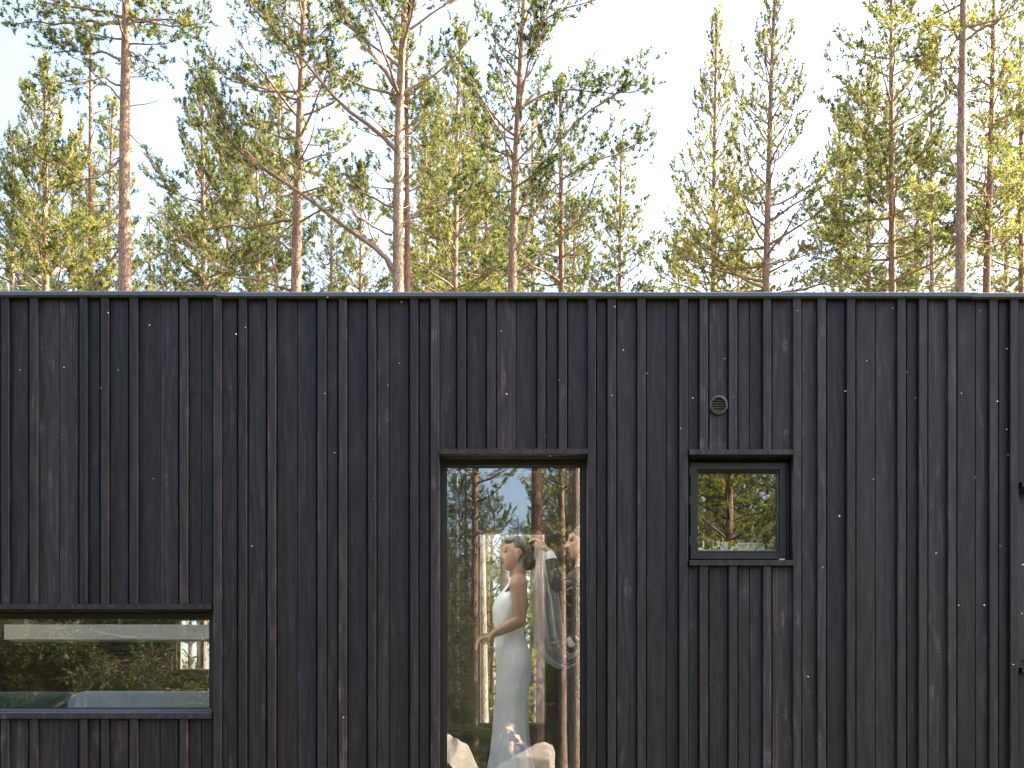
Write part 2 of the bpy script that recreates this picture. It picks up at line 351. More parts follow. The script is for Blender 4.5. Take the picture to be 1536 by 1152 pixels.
def strip(name, x0, x1, yf, yb, t, bt, ch, rows, two):
    c = ch; jt = rng.uniform(-.0012, .0012)
    mb = MB(); yx = yf if yf < 0 else 0.0; a, b = X(x0, yx), X(x1, yx)
    mb.prism([(a, yb), (a, yf + jt + c), (a + c, yf + jt), (b - c, yf + jt), (b, yf + jt + c), (b, yb)], Z(bt), Z(t))
    for r in rows:
        if t + 2 < r < bt - 3:
            for f in ((.2, .8) if two and (x1 - x0) > 20 else (.5,)):
                sx = a + (b - a) * f + rng.uniform(-.002, .002); sz = Z(r + (3 if two else 0)) + rng.uniform(-.004, .004)
                mb.lathe([(.0052, 0), (.0052, -.0012 + jt), (.0028, -.0012 + jt)], sx, yf + .0004 + jt * 0, sz, 6, 1, 'y')
    return hp(mb, name, [M['wood'], M['screw']])
for i in range(len(joints) - 1):
    a, b = joints[i], joints[i + 1]
    mid = (a + b) / 2
    isb = [q for q in battens if q[0] - 1.5 < mid < q[1] + 1.5]
    if isb:
        x0, x1 = isb[0]
        for (t, bt) in spans(x0, x1): strip('batten', x0, x1, -.022, .0225, t, bt, .0022, SCREW_ROWS, False)
    elif b - a > 4:
        # boards run in under the battens beside them and leave an open joint between one another
        def nb(xj): return any(abs(q[0] - xj) < 2.5 or abs(q[1] - xj) < 2.5 for q in battens)
        inopen = any(o[0] < mid < o[1] for o in OPEN)
        x0 = a - (-1.5 if nb(a) and not (inopen and any(abs(o[0] - a) < 3 for o in OPEN)) else -.45); x1 = b + (-1.5 if nb(b) and not (inopen and any(abs(o[1] - b) < 3 for o in OPEN)) else -.45)
        for (t, bt) in spans(a, b): strip('board', x0, x1, 0.004, .024, t, bt, .0018, SCREW_ROWS[1:], True)
# structural wall behind the cladding, pierced by the openings
OW = [(X(a), X(b), Z(bt) + .012, Z(t) - .012) for (a, b, t, bt) in OPEN]
def pierced(name, mat, y0, y1, x0, x1, z0, z1, holes):
    mb = MB(); xs = [x0] + [q for h in sorted(holes) for q in h[:2]] + [x1]
    for i in range(0, len(xs), 2): mb.box(xs[i], xs[i + 1], y0, y1, z0, z1)
    for (a, b, c, d) in holes:
        if c > z0: mb.box(a, b, y0, y1, z0, c)
        if d < z1: mb.box(a, b, y0, y1, d, z1)
    return hp(mb, name, mat)
pierced('wall', M['core'], .026, .16, XL, XR, Z_BASE + .02, Z_TOP - .02, [(a - .021, b + .021, c - .021, d + .021) for (a, b, c, d) in OW])
pierced('inner_wall', M['white'], .162, .26, XL, XR, Z_FLOOR - .1, Z_CEIL, OW)
FARW = [(X(264, YB), X(318.5, YB), Z(1006, YB), Z(926, YB)), (X(717, YB), X(820, YB), Z(1087, YB), Z(795, YB)), (1.9, 2.9, 1.7, 2.6)]
pierced('back_wall', M['dark_panel'], YB, YB + .14, XL, XR, Z_BASE, Z_CEIL + .25, FARW)
hp(MB().box(XL, XL + .15, .162, YB, Z_BASE, Z_CEIL + .25), 'gable_wall', M['wood']); hp(MB().box(XR - .15, XR, .162, YB, Z_BASE, Z_CEIL + .25), 'gable_wall', M['wood'])
hp(MB().box(XL + .16, XR - .16, .27, YB - .005, Z_FLOOR - .12, Z_FLOOR), 'floor', M['floorw'])
def pierced_h(name, mat, x0, x1, y0, y1, z0, z1, holes):
    mb = MB(); xs = [x0] + [q for h in sorted(holes) for q in h[:2]] + [x1]
    for i in range(0, len(xs), 2): mb.box(xs[i], xs[i + 1], y0, y1, z0, z1)
    for (a, b, c, d) in holes: mb.box(a, b, y0, c, z0, z1); mb.box(a, b, d, y1, z0, z1)
    return hp(mb, name, mat)
RL = [(-3.1, -1.5, .45, 2.1), (-.66, .58, .28, 1.95), (.85, 2.2, .28, 1.6)]         # unseen rooflights, added to brighten the left room, hall and kitchen
pierced_h('ceiling', M['dark_panel'], XL + .16, XR - .16, .27, YB - .005, Z_CEIL - .06, Z_CEIL, RL)
for (a, b, c, d) in RL:
    mb = MB(); mb.box(a - .02, a, c - .02, d + .02, Z_CEIL - .05, Z(441) + .02); mb.box(b, b + .02, c - .02, d + .02, Z_CEIL - .05, Z(441) + .02); mb.box(a, b, c - .02, c, Z_CEIL - .05, Z(441) + .02); mb.box(a, b, d, d + .02, Z_CEIL - .05, Z(441) + .02)
    w = hp(mb, 'added_rooflight', M['white']); hp(MB().box(a - .03, b + .03, c - .03, d + .03, Z(441) + .022, Z(441) + .03), 'pane', M['glass_far'], w)
hp(MB().box(X(553), X(553) + .1, .27, YB - .01, Z_FLOOR, Z_CEIL - .06), 'partition', M['white'])
hp(MB().box(X(935), X(935) + .1, .27, YB - .01, Z_FLOOR, Z_CEIL - .06), 'partition', M['white'])
hp(MB().box(X(1400), X(1400) + .1, .27, YB - .01, Z_FLOOR, Z_CEIL - .06), 'partition', M['ply'])
hp(MB().box(XL + .05, XR - .05, .06, YB + .1, -.4, Z_BASE - .01), 'plinth', M['plinth'])
pierced_h('roof', M['roof'], XL - .02, XR + .02, .03, YB + .2, Z_CEIL + .26, Z(441), [(a - .021, b + .021, c - .021, d + .021) for (a, b, c, d) in RL])
# folded metal edge along the roof, in lengths that lap each other
fl = [-470, 327.5, 895.5, 1453.5, 2010]
for i in range(len(fl) - 1):
    a, b = max(X(fl[i]), XL - .03), min(X(fl[i + 1]), XR + .03); o = .0016 * (i % 2); dz = (.004, -.002, .003, 0)[i]
    z1, z0 = Z(437.6, -.04) + dz * .6 - .0025 * i, Z(443.2, -.04) + dz * .6 - .0025 * i
    mb = MB(); mb.prism([(-.040 - o, z0), (-.040 - o, z1), (-.036 - o, z1 + .003), (.26, z1 + .012), (.26, z1 + .009), (-.034 - o, z1 - .001), (-.037 - o, z0 + .001), (-.026, z0 - .004), (-.026, z0 - .007)], a, b + (.03 if i < 3 else 0), 'x')
    hp(mb, 'roof_flashing', M['flash'])

def frame_ring(mb, x0, x1, z0, z1, w, y0, y1, mi=0):
    mb.box(x0, x1, y0, y1, z1 - w, z1, mi); mb.box(x0, x1, y0, y1, z0, z0 + w, mi)
    mb.box(x0, x0 + w, y0, y1, z0 + w, z1 - w, mi); mb.box(x1 - w, x1, y0, y1, z0 + w, z1 - w, mi)
def casing(win, k, sill=True):
    """lining boards of the opening, head trim and sill trim"""
    a, b, t, bt = OPEN[k]; x0, x1 = X(a), X(b); zt, zb = Z(t), Z(bt)
    h = .029
    mb = MB(); mb.prism([(-.034, zt - h), (-.034, zt - .002), (.0, zt + .0), (.026, zt), (.026, zt - h)], x0 + .001, x1 - .001, 'x'); hp(mb, 'head_trim', M['wood'], win)
    hp(MB().box(x0 - .020, x0, .0265, .1595, zb + .0, zt), 'reveal_board', M['wood'], win); hp(MB().box(x1, x1 + .020, .0265, .1595, zb, zt), 'reveal_board', M['wood'], win)
    hp(MB().box(x0 - .020, x0, .0045, .026, zb, zt), 'reveal_board', M['wood'], win); hp(MB().box(x1, x1 + .020, .0045, .026, zb, zt), 'reveal_board', M['wood'], win)
    hp(MB().box(x0 + .001, x1 - .001, .027, .1595, zt - .032, zt - .012), 'soffit_board', M['wood'], win)
    if sill:
        mb = MB(); mb.prism([(-.034, zb), (-.034, zb + h), (.030, zb + h + .002), (.030, zb)], x0 + .001, x1 - .001, 'x'); hp(mb, 'sill_trim', M['wood'], win)
        mb = MB(); mb.prism([(.031, zb + h), (.112, zb + h + .012), (.112, zb + h + .016), (.031, zb + h + .004)], x0 + .002, x1 - .002, 'x'); hp(mb, 'sill_flashing', M['flash'], win)
GY = .125
def fixed_window(k, gl, gr, gt, gb, sill=True):
    a, b, t, bt = OPEN[k]
    fx0, fx1 = X(a) + .002, X(b) - .002; g = (X(gl, GY), X(gr, GY), Z(gb, GY), Z(gt, GY))
    ft = Z(t) - .034; fb = Z(bt) + .048 if sill else Z(bt) + .02
    mb = MB()
    mb.box(fx0, fx1, .108, .158, g[3], ft); mb.box(fx0, fx1, .108, .158, fb, g[2]); mb.box(fx0, g[0], .108, .158, g[2], g[3]); mb.box(g[1], fx1, .108, .158, g[2], g[3])
    mb.box(fx0 + .001, fx1 - .001, .100, .108, g[3] + .010, ft - .001)
    mb.box(fx0 + .001, g[0] - .008, .100, .108, g[2] + .001, g[3] + .010); mb.box(g[1] + .008, fx1 - .001, .100, .108, g[2] + .001, g[3] + .010)
    win = hp(mb, 'window', M['frame'])
    mb = MB(); frame_ring(mb, g[0] - .0005, g[1] + .0005, g[2] - .0005, g[3] + .0005, .006, .1095, .122); hp(mb, 'gasket', M['gasket'], win)
    hp(MB().box(g[0] + .001, g[1] - .001, GY, GY + .006, g[2] + .001, g[3] - .001), 'pane', M['glass'], win)
    casing(win, k, sill)
    if sill: hp(MB().box(g[0] - .02, g[1] + .012, .092, .107, g[2] - .012, g[2] - .002), 'glazing_strip', M['drip'], win)
    return win
w_left = fixed_window(0, -150, 316.3, 927, 1063); w_left['label'] = 'long low horizontal window'
w_tall = fixed_window(1, 669, 871.3, 697.5, 1216, False); w_tall['label'] = 'tall narrow window down to the floor'
w_right = fixed_window(3, 1540, 1682, 742, 990); w_right['label'] = 'dark window cut off by the right edge'
# small opening window
k = 2; sy = .052
sx0, sx1, sz0, sz1 = X(1036, sy), X(1179.5, sy), Z(838.3, sy), Z(694.5, sy)
g = (X(1047.8, GY - .03), X(1165.5, GY - .03), Z(825.5, GY - .03), Z(708.5, GY - .03))
mb = MB(); frame_ring(mb, X(1032.4) + .003, X(1189.6) - .003, Z(849.5) + .046, Z(676) - .034, .03, .105, .158)
w_small = hp(mb, 'window', M['frame']); w_small['label'] = 'small square hinged window'
mb = MB(); frame_ring(mb, sx0, sx1, sz0, sz1, .034, sy, .100)
for q in range(1): frame_ring(mb, sx0 + .030, sx1 - .030, sz0 + .030, sz1 - .030, .012, sy + .016, .094)
hp(mb, 'sash', M['frame'], w_small)
mb = MB(); frame_ring(mb, sx0 + .036, sx1 - .036, sz0 + .040, sz1 - .038, .007, sy + .026, .092); hp(mb, 'gasket', M['gasket'], w_small)
hp(MB().box(sx0 + .038, sx1 - .038, .0955, .1005, sz0 + .038, sz1 - .038), 'pane', M['glass_small'], w_small)
hp(MB().box(sx0 + .033, sx1 - .033, sy + .004, sy + .0155, sz0 + .036, sz0 + .046), 'glazing_strip', M['frame'], w_small)
hp(MB().box(sx0 + .034, sx1 - .034, sy + .016, sy + .03, sz0 + .0425, sz0 + .0445), 'drip_strip', M['drip'], w_small)
for f in (.14, .56, .86):
    z = sz0 + (sz1 - sz0) * f; mb = MB(); mb.lathe([(.005, 0), (.005, .055)], sx0 - .006, sy + .006, z, 8); mb.box(sx0 - .006, sx0 + .004, sy - .0015, sy + .004, z + .006, z + .049); hp(mb, 'hinge', M['frame'], w_small)
hp(MB().box(X(1168.5, sy), X(1176.5, sy), sy - .012, sy + .01, Z(840.4, sy), Z(838.5, sy)), 'stay_clip', M['plastic'], w_small)
hp(MB().box(X(1181.6, .07), X(1182.8, .07), .070, .098, Z(838, .07), Z(696, .07)), 'weather_strip', M['drip'], w_small)
casing(w_small, k)
# windows in the back wall
for i, (a, b, c, d) in enumerate(FARW):
    mb = MB(); frame_ring(mb, a + .001, b - .001, c + .001, d - .001, .016, YB + .06, YB + .11); w = hp(mb, 'window', M['ply']); w['label'] = ('window in the back wall of the left room', 'tall window in the back wall behind the bride', 'window in the back wall of the kitchen')[i]
    hp(MB().box(a + .017, b - .017, YB + .08, YB + .085, c + .017, d - .017), 'pane', M['glass_far'], w)
    if i == 0:
        mx = X(301, YB); hp(MB().box(mx - .012, mx + .012, YB + .035, YB + .052, c + .023, d - .023), 'mullion', M['ply'], w)
# round vent
vx, vz = X(1077.5), Z(608)
mb = MB(); rr, ri = 14.6 / 275, 10.2 / 275
prof = [(rr, .004), (rr, -.010), (rr - .004, -.014), (ri + .003, -.016), (ri, -.012), (ri, .002)]
n = 36; vs = []; fs = []
for r_, h_ in prof:
    for q in range(n): vs.append((vx + r_ * math.cos(2 * math.pi * q / n), h_, vz + r_ * math.sin(2 * math.pi * q / n)))
for i in range(len(prof) - 1):
    for q in range(n): fs.append((i*n + q, i*n + (q+1) % n, (i+1)*n + (q+1) % n, (i+1)*n + q))
mb.add(vs, fs)
vent = hp(mb, 'vent', M['galv'], None, True); vent['label'] = 'round metal air vent'
hp(MB().lathe([(ri + .001, .0030), (ri + .001, .0020)], vx, 0, vz, 24, 0, 'y'), 'vent_backing', M['gasket'], vent)
for i in range(5):
    z = vz + (i - 2) * .0135; hw = math.sqrt(max(ri * ri - (z - vz) ** 2, 0)) * .97
    hp(MB().prism([(-.0095, z - .0042), (-.0085, z - .0052), (.0015, z + .0048), (.0005, z + .0058)], vx - hw, vx + hw, 'x'), 'slat', M['slat'], vent)

# ------------------------------------------------------------------ trees
def unit(v): return v / (np.linalg.norm(v, axis=-1, keepdims=True) + 1e-9)
def needles_np(pos, dirs, rs, size=1.0, K=14, wid=.011, spread=(30, 88), length=(.045, .078), ax=.08):
    """needle tufts: K thin triangles round each shoot"""
    n = len(pos)
    if n == 0: return np.zeros((0, 3)), np.zeros((0, 3), int), np.zeros(0)
    d = unit(dirs); ref = unit(rs.normal(size=(n, 3))); u = unit(np.cross(d, ref)); w = np.cross(d, u)
    ang = rs.uniform(0, 2 * np.pi, (n, K)); th = np.radians(rs.uniform(*spread, (n, K)))
    ln = rs.uniform(*length, (n, K)) * size; a0 = rs.uniform(0, ax, (n, K)) * size
    rad = np.cos(ang)[..., None] * u[:, None] + np.sin(ang)[..., None] * w[:, None]
    nd = np.cos(th)[..., None] * d[:, None] + np.sin(th)[..., None] * rad
    b = pos[:, None] + d[:, None] * a0[..., None]
    side = unit(np.cross(nd, rs.normal(size=(n, K, 3)))) * wid * size * .5
    V = np.stack([b - side, b + side, b + nd * ln[..., None]], 2).reshape(-1, 3)
    F = np.arange(n * K * 3).reshape(-1, 3)
    tint = np.repeat(rs.uniform(0, 1, n), K * 3)
    return V, F, tint
def sticks_np(p0, p1, r0, r1):
    """three-sided twigs"""
    n = len(p0)
    if n == 0: return np.zeros((0, 3)), np.zeros((0, 4), int)
    d = unit(p1 - p0); ref = np.where(np.abs(d[:, 2:3]) < .8, np.array([[0, 0, 1.0]]), np.array([[1.0, 0, 0]]))
    u = unit(np.cross(d, ref)); w = np.cross(d, u)
    V = []
    for (p, r) in ((p0, r0), (p1, r1)):
        for k in range(3):
            a = 2 * math.pi * k / 3; V.append(p + r[:, None] * (math.cos(a) * u + math.sin(a) * w))
    V = np.stack(V, 1).reshape(-1, 3); i = np.arange(n)[:, None] * 6
    F = np.concatenate([i + np.array([[k, (k+1) % 3, 3 + (k+1) % 3, 3 + k]]) for k in range(3)], 0)
    return V, F
def rot_about(v, axis, ang):
    axis = unit(axis); c, s = np.cos(ang), np.sin(ang)
    return v * c + np.cross(axis, v) * s + axis * np.dot(axis, v) * (1 - c)
UP = np.array([0, 0, 1.0])
def foliate(pts, L, rs, tw, sh, style, start=.3, dens=1.0):
    """side twigs and shoots along a branch polyline"""
    pts = np.asarray(pts); seg = np.linalg.norm(np.diff(pts, axis=0), axis=1); cum = np.concatenate([[0], np.cumsum(seg)]); tot = cum[-1]
    def at(s):
        q = s * tot; i = min(np.searchsorted(cum, q, 'right') - 1, len(seg) - 1); f = (q - cum[i]) / (seg[i] + 1e-9)
        return pts[i] + (pts[i+1] - pts[i]) * f, unit(pts[i+1] - pts[i])
    droop = style == 'spruce'
    n2 = max(2, int(tot * (1 - start) / (.13 if not droop else .09) * dens)); sgn = 1
    for s in np.linspace(start, .98, n2) + rs.uniform(-.02, .02, n2):
        s = min(max(s, .02), .99); p, d = at(s); sgn = -sgn
        l2 = (.16 + min(tot, 2.6) * .34 * (1.08 - s)) * rs.uniform(.6, 1.2)
        d2 = rot_about(d, UP, sgn * math.radians(rs.uniform(30, 70))); d2 = d2 + UP * (rs.uniform(-.2, .45) if not droop else rs.uniform(-.55, .05)); d2 = unit(d2)
        e = p + d2 * l2 + UP * (l2 * (.12 if not droop else -.18)); m = p + d2 * l2 * .5
        tw.append((p, m, .0055, .004)); tw.append((m, e, .004, .0025))
        n3 = max(1, int(l2 / (.085 if not droop else .06) * dens))
        for s3 in np.linspace(.25, 1.0, n3):
            q = p + (e - p) * s3
            if s3 > .97: sh.append((q, unit(e - p) + UP * .2 + rs.normal(size=3) * .25)); continue
            d3 = rot_about(d2, UP if not droop else d, rs.choice([-1, 1]) * math.radians(rs.uniform(25, 65))) + UP * (rs.uniform(-.35, .55) if not droop else rs.uniform(-.4, .1)); d3 = unit(d3)
            l3 = rs.uniform(.06, .20); e3 = q + d3 * l3
            tw.append((q, e3, .003, .002)); sh.append((e3, d3 + UP * (.15 if not droop else -.05) + rs.normal(size=3) * .3))
            if l3 > .09: sh.append(((q + e3) / 2, d3))
    p, d = at(.985); sh.append((p, d + UP * .3))
def grow(rs, H, r0, base, spread, dens=1.0, whorl=.5, nb=(3, 5), elev=(2, 52), style='pine', dead=0, bend=None, taper=.9, prof=None, limbs=(), sizeF=1.0, K=20, az_bias=None, needle_w=.019):
    """everything of a tree in local coordinates with its foot at the origin"""
    zs = np.linspace(-.3, H, 18); ph = rs.uniform(0, 6.28, 4); am = .012 * H * rs.uniform(.5, 1.1)
    bx = am * np.sin(zs / H * 4.2 + ph[0]) * .35 * (zs / H) ; by = am * np.sin(zs / H * 3.6 + ph[1]) * .35 * (zs / H)
    if bend is not None: bx = bend(zs)
    tp = np.stack([bx, by, zs], 1)
    tr = r0 * np.clip(1 - taper * np.clip(zs, 0, H) / H, .0, 1) ** .8 + .006; tr[0] *= 1.35; tr[1] *= 1.12
    def trunk_at(z): return np.array([np.interp(z, zs, bx), np.interp(z, zs, by), z]), float(np.interp(z, zs, tr))
    br, tw, sh = [], [], []
    z = base
    while z < H - .12:
        t = (z - base) / (H - base)
        lp = prof(t) if prof else ((1 - t) ** .75 * .92 + .08) * (.6 + .4 * min(1, t / .22))
        k = rs.integers(nb[0], nb[1] + 1); a0 = rs.uniform(0, 6.28)
        for j in range(k):
            zz = z + rs.uniform(-.1, .1); p0, rt = trunk_at(min(zz, H - .05)); L = spread * lp * rs.uniform(.6, 1.2)
            if L < .12: L = .12
            az = a0 + j * 6.283 / k + rs.uniform(-.35, .35); el = math.radians(elev[0] + (elev[1] - elev[0]) * t ** .8 + rs.normal() * 8)
            m = 7; q = p0.copy(); pts = [q.copy()]; wob = rs.normal() * .12
            for i in range(m - 1):
                s = i / (m - 2); e = el + (math.radians(24) * s * s if style == 'pine' else math.radians(-14 + 30 * s)) + rs.normal() * .07; az2 = az + wob * s + rs.normal() * .09
                q = q + np.array([math.cos(az2) * math.cos(e), math.sin(az2) * math.cos(e), math.sin(e)]) * L / (m - 1); pts.append(q.copy())
            rb = min(.42 * rt, .007 + .0135 * L)
            br.append((np.array(pts), np.linspace(rb, .003, m)))
            foliate(pts, L, rs, tw, sh, style, .28 if style == 'pine' else .12, dens)
        z += whorl * rs.uniform(.75, 1.25) * (1.0 if t < .8 else .7)
    p, _ = trunk_at(H - .02); sh += [(p, UP + rs.normal(size=3) * .2) for _ in range(4)]
    for i in range(dead):                          # bare dead twigs on the lower stem
        zz = rs.uniform(base * .35, base + .1 * (H - base)); p0, rt = trunk_at(zz); az = rs.uniform(0, 6.28); L = rs.uniform(.3, 1.3); q = p0.copy(); pts = [q.copy()]; e = math.radians(rs.uniform(-15, 35))
        for i2 in range(4):
            e += rs.normal() * .18; az += rs.normal() * .15; q = q + np.array([math.cos(az) * math.cos(e), math.sin(az) * math.cos(e), math.sin(e)]) * L / 4; pts.append(q.copy())
            if i2 > 0:
                dd = unit(rs.normal(size=3) + (pts[-1] - pts[-2]) / L * 6); tw.append((pts[-1], pts[-1] + dd * L * .25, .004, .002))
        br.append((np.array(pts), np.linspace(min(.016, rt * .3), .003, 5)))
    for lm in limbs:                               # limbs traced for this tree: (points, radius, foliage start)
        pts = np.array(lm[0]); L = np.linalg.norm(np.diff(pts, axis=0), axis=1).sum(); f = np.linspace(0, 1, len(pts))
        ff = np.linspace(0, 1, 12); sm = np.stack([np.interp(ff, f, pts[:, c]) for c in range(3)], 1); sm[1:-1] = (sm[:-2] + 2 * sm[1:-1] + sm[2:]) / 4; sm[1:] += rs.normal(size=(11, 3)) * .018
        br.append((sm, np.linspace(lm[1] * 1.25, .006, 12)))
        foliate(sm, min(L, 2.2), rs, tw, sh, style, lm[2], dens)
        nsub = int(L * 3.2)                         # the limb's own forks
        for s in np.linspace(lm[2] * .7, .95, nsub):
            i = min(int(s * 11), 10); p = sm[i]; d = unit(sm[i + 1] - sm[i]); l = (1.15 - s) * L * .34 * rs.uniform(.5, 1.1) + .2
            d = unit(rot_about(d, unit(rs.normal(size=3)), math.radians(rs.uniform(25, 65))) + UP * .3); q = [p]
            for _ in range(4): d = unit(d + rs.normal(size=3) * .14 + UP * .06); q.append(q[-1] + d * l / 4)
            br.append((np.array(q), np.linspace(max(.006, lm[1] * .35), .003, 5))); foliate(q, l, rs, tw, sh, style, .3, dens)
    return dict(trunk=(tp, tr), br=br, tw=tw, sh=sh, K=K, size=sizeF, rs=rs, style=style, nw=needle_w)
def tree_meshes(g, name, bark, needle, tm_):
    V, F = tube_np(*g['trunk'], 12); tm = np_mesh(name + '_trunk', V, F, True); tm.materials.append(bark)
    bms = []
    for pts, r in g['br']:
        V, F = tube_np(pts, r, 5); bm_ = np_mesh(name + '_branch', V, F, True); bm_.materials.append(tm_ if bark.name != 'birch_bark' else bark); bms.append((bm_, r[0]))
    pos = np.array([s[0] for s in g['sh']]); d = np.array([s[1] for s in g['sh']])
    if g['style'] == 'pine': V, F, t = needles_np(pos, d, g['rs'], g['size'], g['K'], g['nw'])
    elif g['style'] == 'spruce': V, F, t = needles_np(pos, d, g['rs'], g['size'], g['K'], .012, (40, 80), (.025, .045), .16)
    else: V, F, t = needles_np(pos, d, g['rs'], g['size'], g['K'], .04, (20, 100), (.04, .07), .10)
    cm = np_mesh(name + '_crown', V, F, False, t); cm.materials.append(needle)
    p0 = np.array([t_[0] for t_ in g['tw']]); p1 = np.array([t_[1] for t_ in g['tw']]); r0 = np.array([t_[2] for t_ in g['tw']]); r1 = np.array([t_[3] for t_ in g['tw']])
    V, F = sticks_np(p0, p1, r0, r1); wm = np_mesh(name + '_twigs', V, F); wm.materials.append(tm_)
    return tm, bms, cm, wm
def join_tubes(bms_g, name, mat):
    Vs, Fs, b = [], [], 0
    for pts, r in bms_g:
        V, F = tube_np(pts, r, 4); Vs.append(V); Fs.append(F + b); b += len(V)
    me = np_mesh(name, np.concatenate(Vs), np.concatenate(Fs), True); me.materials.append(mat); return me
def place_tree(name, g, bark, needle, loc, label, group, rz=0.0, scale=1.0, single=.011, cat='tree', tmat='twig'):
    """thick limbs are parts of their own; fine branches and twigs belong to the crown"""
    root = empty(name, loc); root.rotation_euler.z = rz; root.scale = (scale,) * 3
    tag(root, label, cat, group)
    fine = [b for b in g['br'] if b[1][0] < single]; g2 = dict(g); g2['br'] = [b for b in g['br'] if b[1][0] >= single]
    tm, bms, cm, wm = tree_meshes(g2, name, bark, needle, M[tmat])
    tr = link('trunk', tm, None, root)
    for bm_, r in bms: link('branch', bm_, None, root)
    cr = link('crown', cm, None, root); cr['kind'] = 'stuff'
    tg = link('twigs', wm, None, cr); tg['kind'] = 'stuff'
    if fine: bo = link('small_branches', join_tubes(fine, name, M[tmat]), None, cr); bo['kind'] = 'stuff'
    return root
def copy_tree(o, parent=None, loc=None, rz=None, scale=None):
    c = o.copy(); col.objects.link(c); c.parent = parent
    if loc is not None: c.location = loc
    if rz is not None: c.rotation_euler.z = rz
    if scale is not None: c.scale = (scale,) * 3
    for ch in list(o.children): copy_tree(ch, c)
    return c
NTRI = 0
def front_tree(px, D, topy, diam, base_py, spread, label, seed, name='pine_tree', dens=1.0, whorl=.5, elev=(2, 52), nb=(3, 5), dead=0, lean=None, limbs=(), bark='bark', prof=None, K=16, sizeF=1.12, taper=.9):
    """a pine behind the house: photo column of the stem at the roof line, distance, row of its top, row of its lowest live branch"""
    y = D - D0; x = X(px, y); z0 = float(gz(x, y)); H = Z(topy, y) - z0; base = max(1.5, Z(base_py, y) - z0)
    bend = None
    if lean is not None:                            # stem columns at other rows: [(row, column)]
        zz = [0] + [Z(r, y) - z0 for r, c in lean]; xx = [0] + [X(c, y) - x for r, c in lean]
        o = np.argsort(zz); zz = np.array(zz)[o]; xx = np.array(xx)[o]
        bend = lambda zs: np.interp(zs, zz, xx)
    lw = []
    rs = np.random.default_rng(seed)
    for (pl, r, st) in limbs:
        dy = rs.uniform(-.9, .3); n = len(pl); lw.append(([np.array([X(a, y) - x, dy * i / (n - 1), Z(b, y) - z0]) for i, (a, b) in enumerate(pl)], r, st))
    g = grow(rs, H, diam / 2 / (1 - taper * min(.8, (Z(440, y) - z0) / H)) ** .8, base, spread * 1.15, dens * 1.12, whorl * .93, nb, elev, 'pine', dead, bend, taper, prof, lw, sizeF, K)
    return place_tree(name, g, M[bark], M['needle'], (x, y, z0), label, 'pines behind the house')
GF = 'pines behind the house'
cone = lambda t: (1 - t) ** .8 * .95 + .05
front_tree(70, 23, 118, .13, 470, 1.5, 'bushy yellow-green pine, leftmost behind the roof edge', 11, dens=1.15, whorl=.42, prof=lambda t: (1 - t) ** .5 * .9 + .1, elev=(20, 60), dead=6)
front_tree(138, 26, 45, .13, 400, 1.0, 'slender reddish-stemmed pine between the bushy leftmost pine and the thick trunk', 12, dens=.8, whorl=.7, bark='bark_red', dead=14, elev=(-5, 45))
front_tree(187, 21, -260, .24, 60, 2.3, 'tall pine with thick straight bare trunk near the left edge', 13, dens=1.0, whorl=.55, dead=26, bark='bark', elev=(-5, 40), lean=[(440, 187), (220, 186), (0, 189), (-260, 194)],
           limbs=[([(180,35),(150,33),(118,28),(85,35),(40,30),(0,26)], .03, .3), ([(180,92),(165,80),(130,75),(95,72),(60,62)], .024, .35), ([(181,150),(160,128),(120,90),(90,72)], .015, .5),
                  ([(183,235),(165,262),(140,285),(110,270),(92,255)], .022, .55), ([(194,27),(215,48),(245,48),(290,62),(312,80)], .02, .35), ([(180,372),(160,390),(140,415),(120,432)], .016, .5), ([(195,78),(225,95),(250,120)], .014, .3), ([(182,128),(162,128),(138,155),(95,165)], .018, .45)])
F14 = front_tree(303, 27, 105, .13, 470, 1.75, 'dense green pine left of the branchy pine, crown against the pale gap', 14, dens=1.1, whorl=.45, prof=lambda t: (1 - t) ** .6 * .9 + .1, elev=(10, 55), dead=4)
front_tree(444, 22, -190, .20, 330, 1.9, 'straight pinkish pine with long limbs reaching left', 15, dens=.9, whorl=.55, dead=10, elev=(0, 50), lean=[(440, 444), (220, 449), (0, 457), (-190, 463)],
           limbs=[([(441,268),(415,250),(385,243),(350,235),(318,215),(300,190)], .022, .45), ([(437,331),(405,334),(360,341),(310,337),(275,350),(255,358)], .022, .55), ([(437,378),(400,352),(368,338),(335,312),(322,285)], .018, .5),
                  ([(436,440),(418,430),(372,432),(338,420),(305,396),(290,380)], .02, .55), ([(448,150),(400,135),(350,128),(300,90)], .02, .35), ([(455,60),(420,45),(380,10)], .018, .3), ([(442,200),(410,185),(365,180)], .014, .3)])
front_tree(597, 20, -230, .19, 200, 2.0, 'pale multi-limbed pine with long arching boughs sweeping up to the left', 16, dens=.9, whorl=.6, bark='bark_pale', dead=6, elev=(20, 60), lean=[(440, 597), (220, 597), (100, 601), (0, 608), (-230, 615)],
           limbs=[([(592,408),(582,388),(552,366),(495,326),(437,284),(398,259),(364,240),(345,215),(325,170),(315,140)], .042, .62), ([(594,225),(570,200),(520,170),(485,130),(450,95),(410,55),(372,15),(350,-10)], .036, .5),
                  ([(596,135),(575,112),(545,80),(515,40),(490,0)], .036, .5), ([(600,150),(608,80),(618,20),(625,-20)], .03, .5), ([(590,310),(560,300),(525,285),(490,260)], .02, .45), ([(588,352),(555,345),(520,330),(492,300)], .018, .5),
                  ([(604,335),(640,305),(690,292),(715,270)], .018, .45), ([(594,420),(575,385),(550,340),(540,290),(535,250)], .018, .5), ([(596,75),(565,35),(550,0)], .025, .4), ([(604,270),(640,250),(662,225)], .014, .4)])
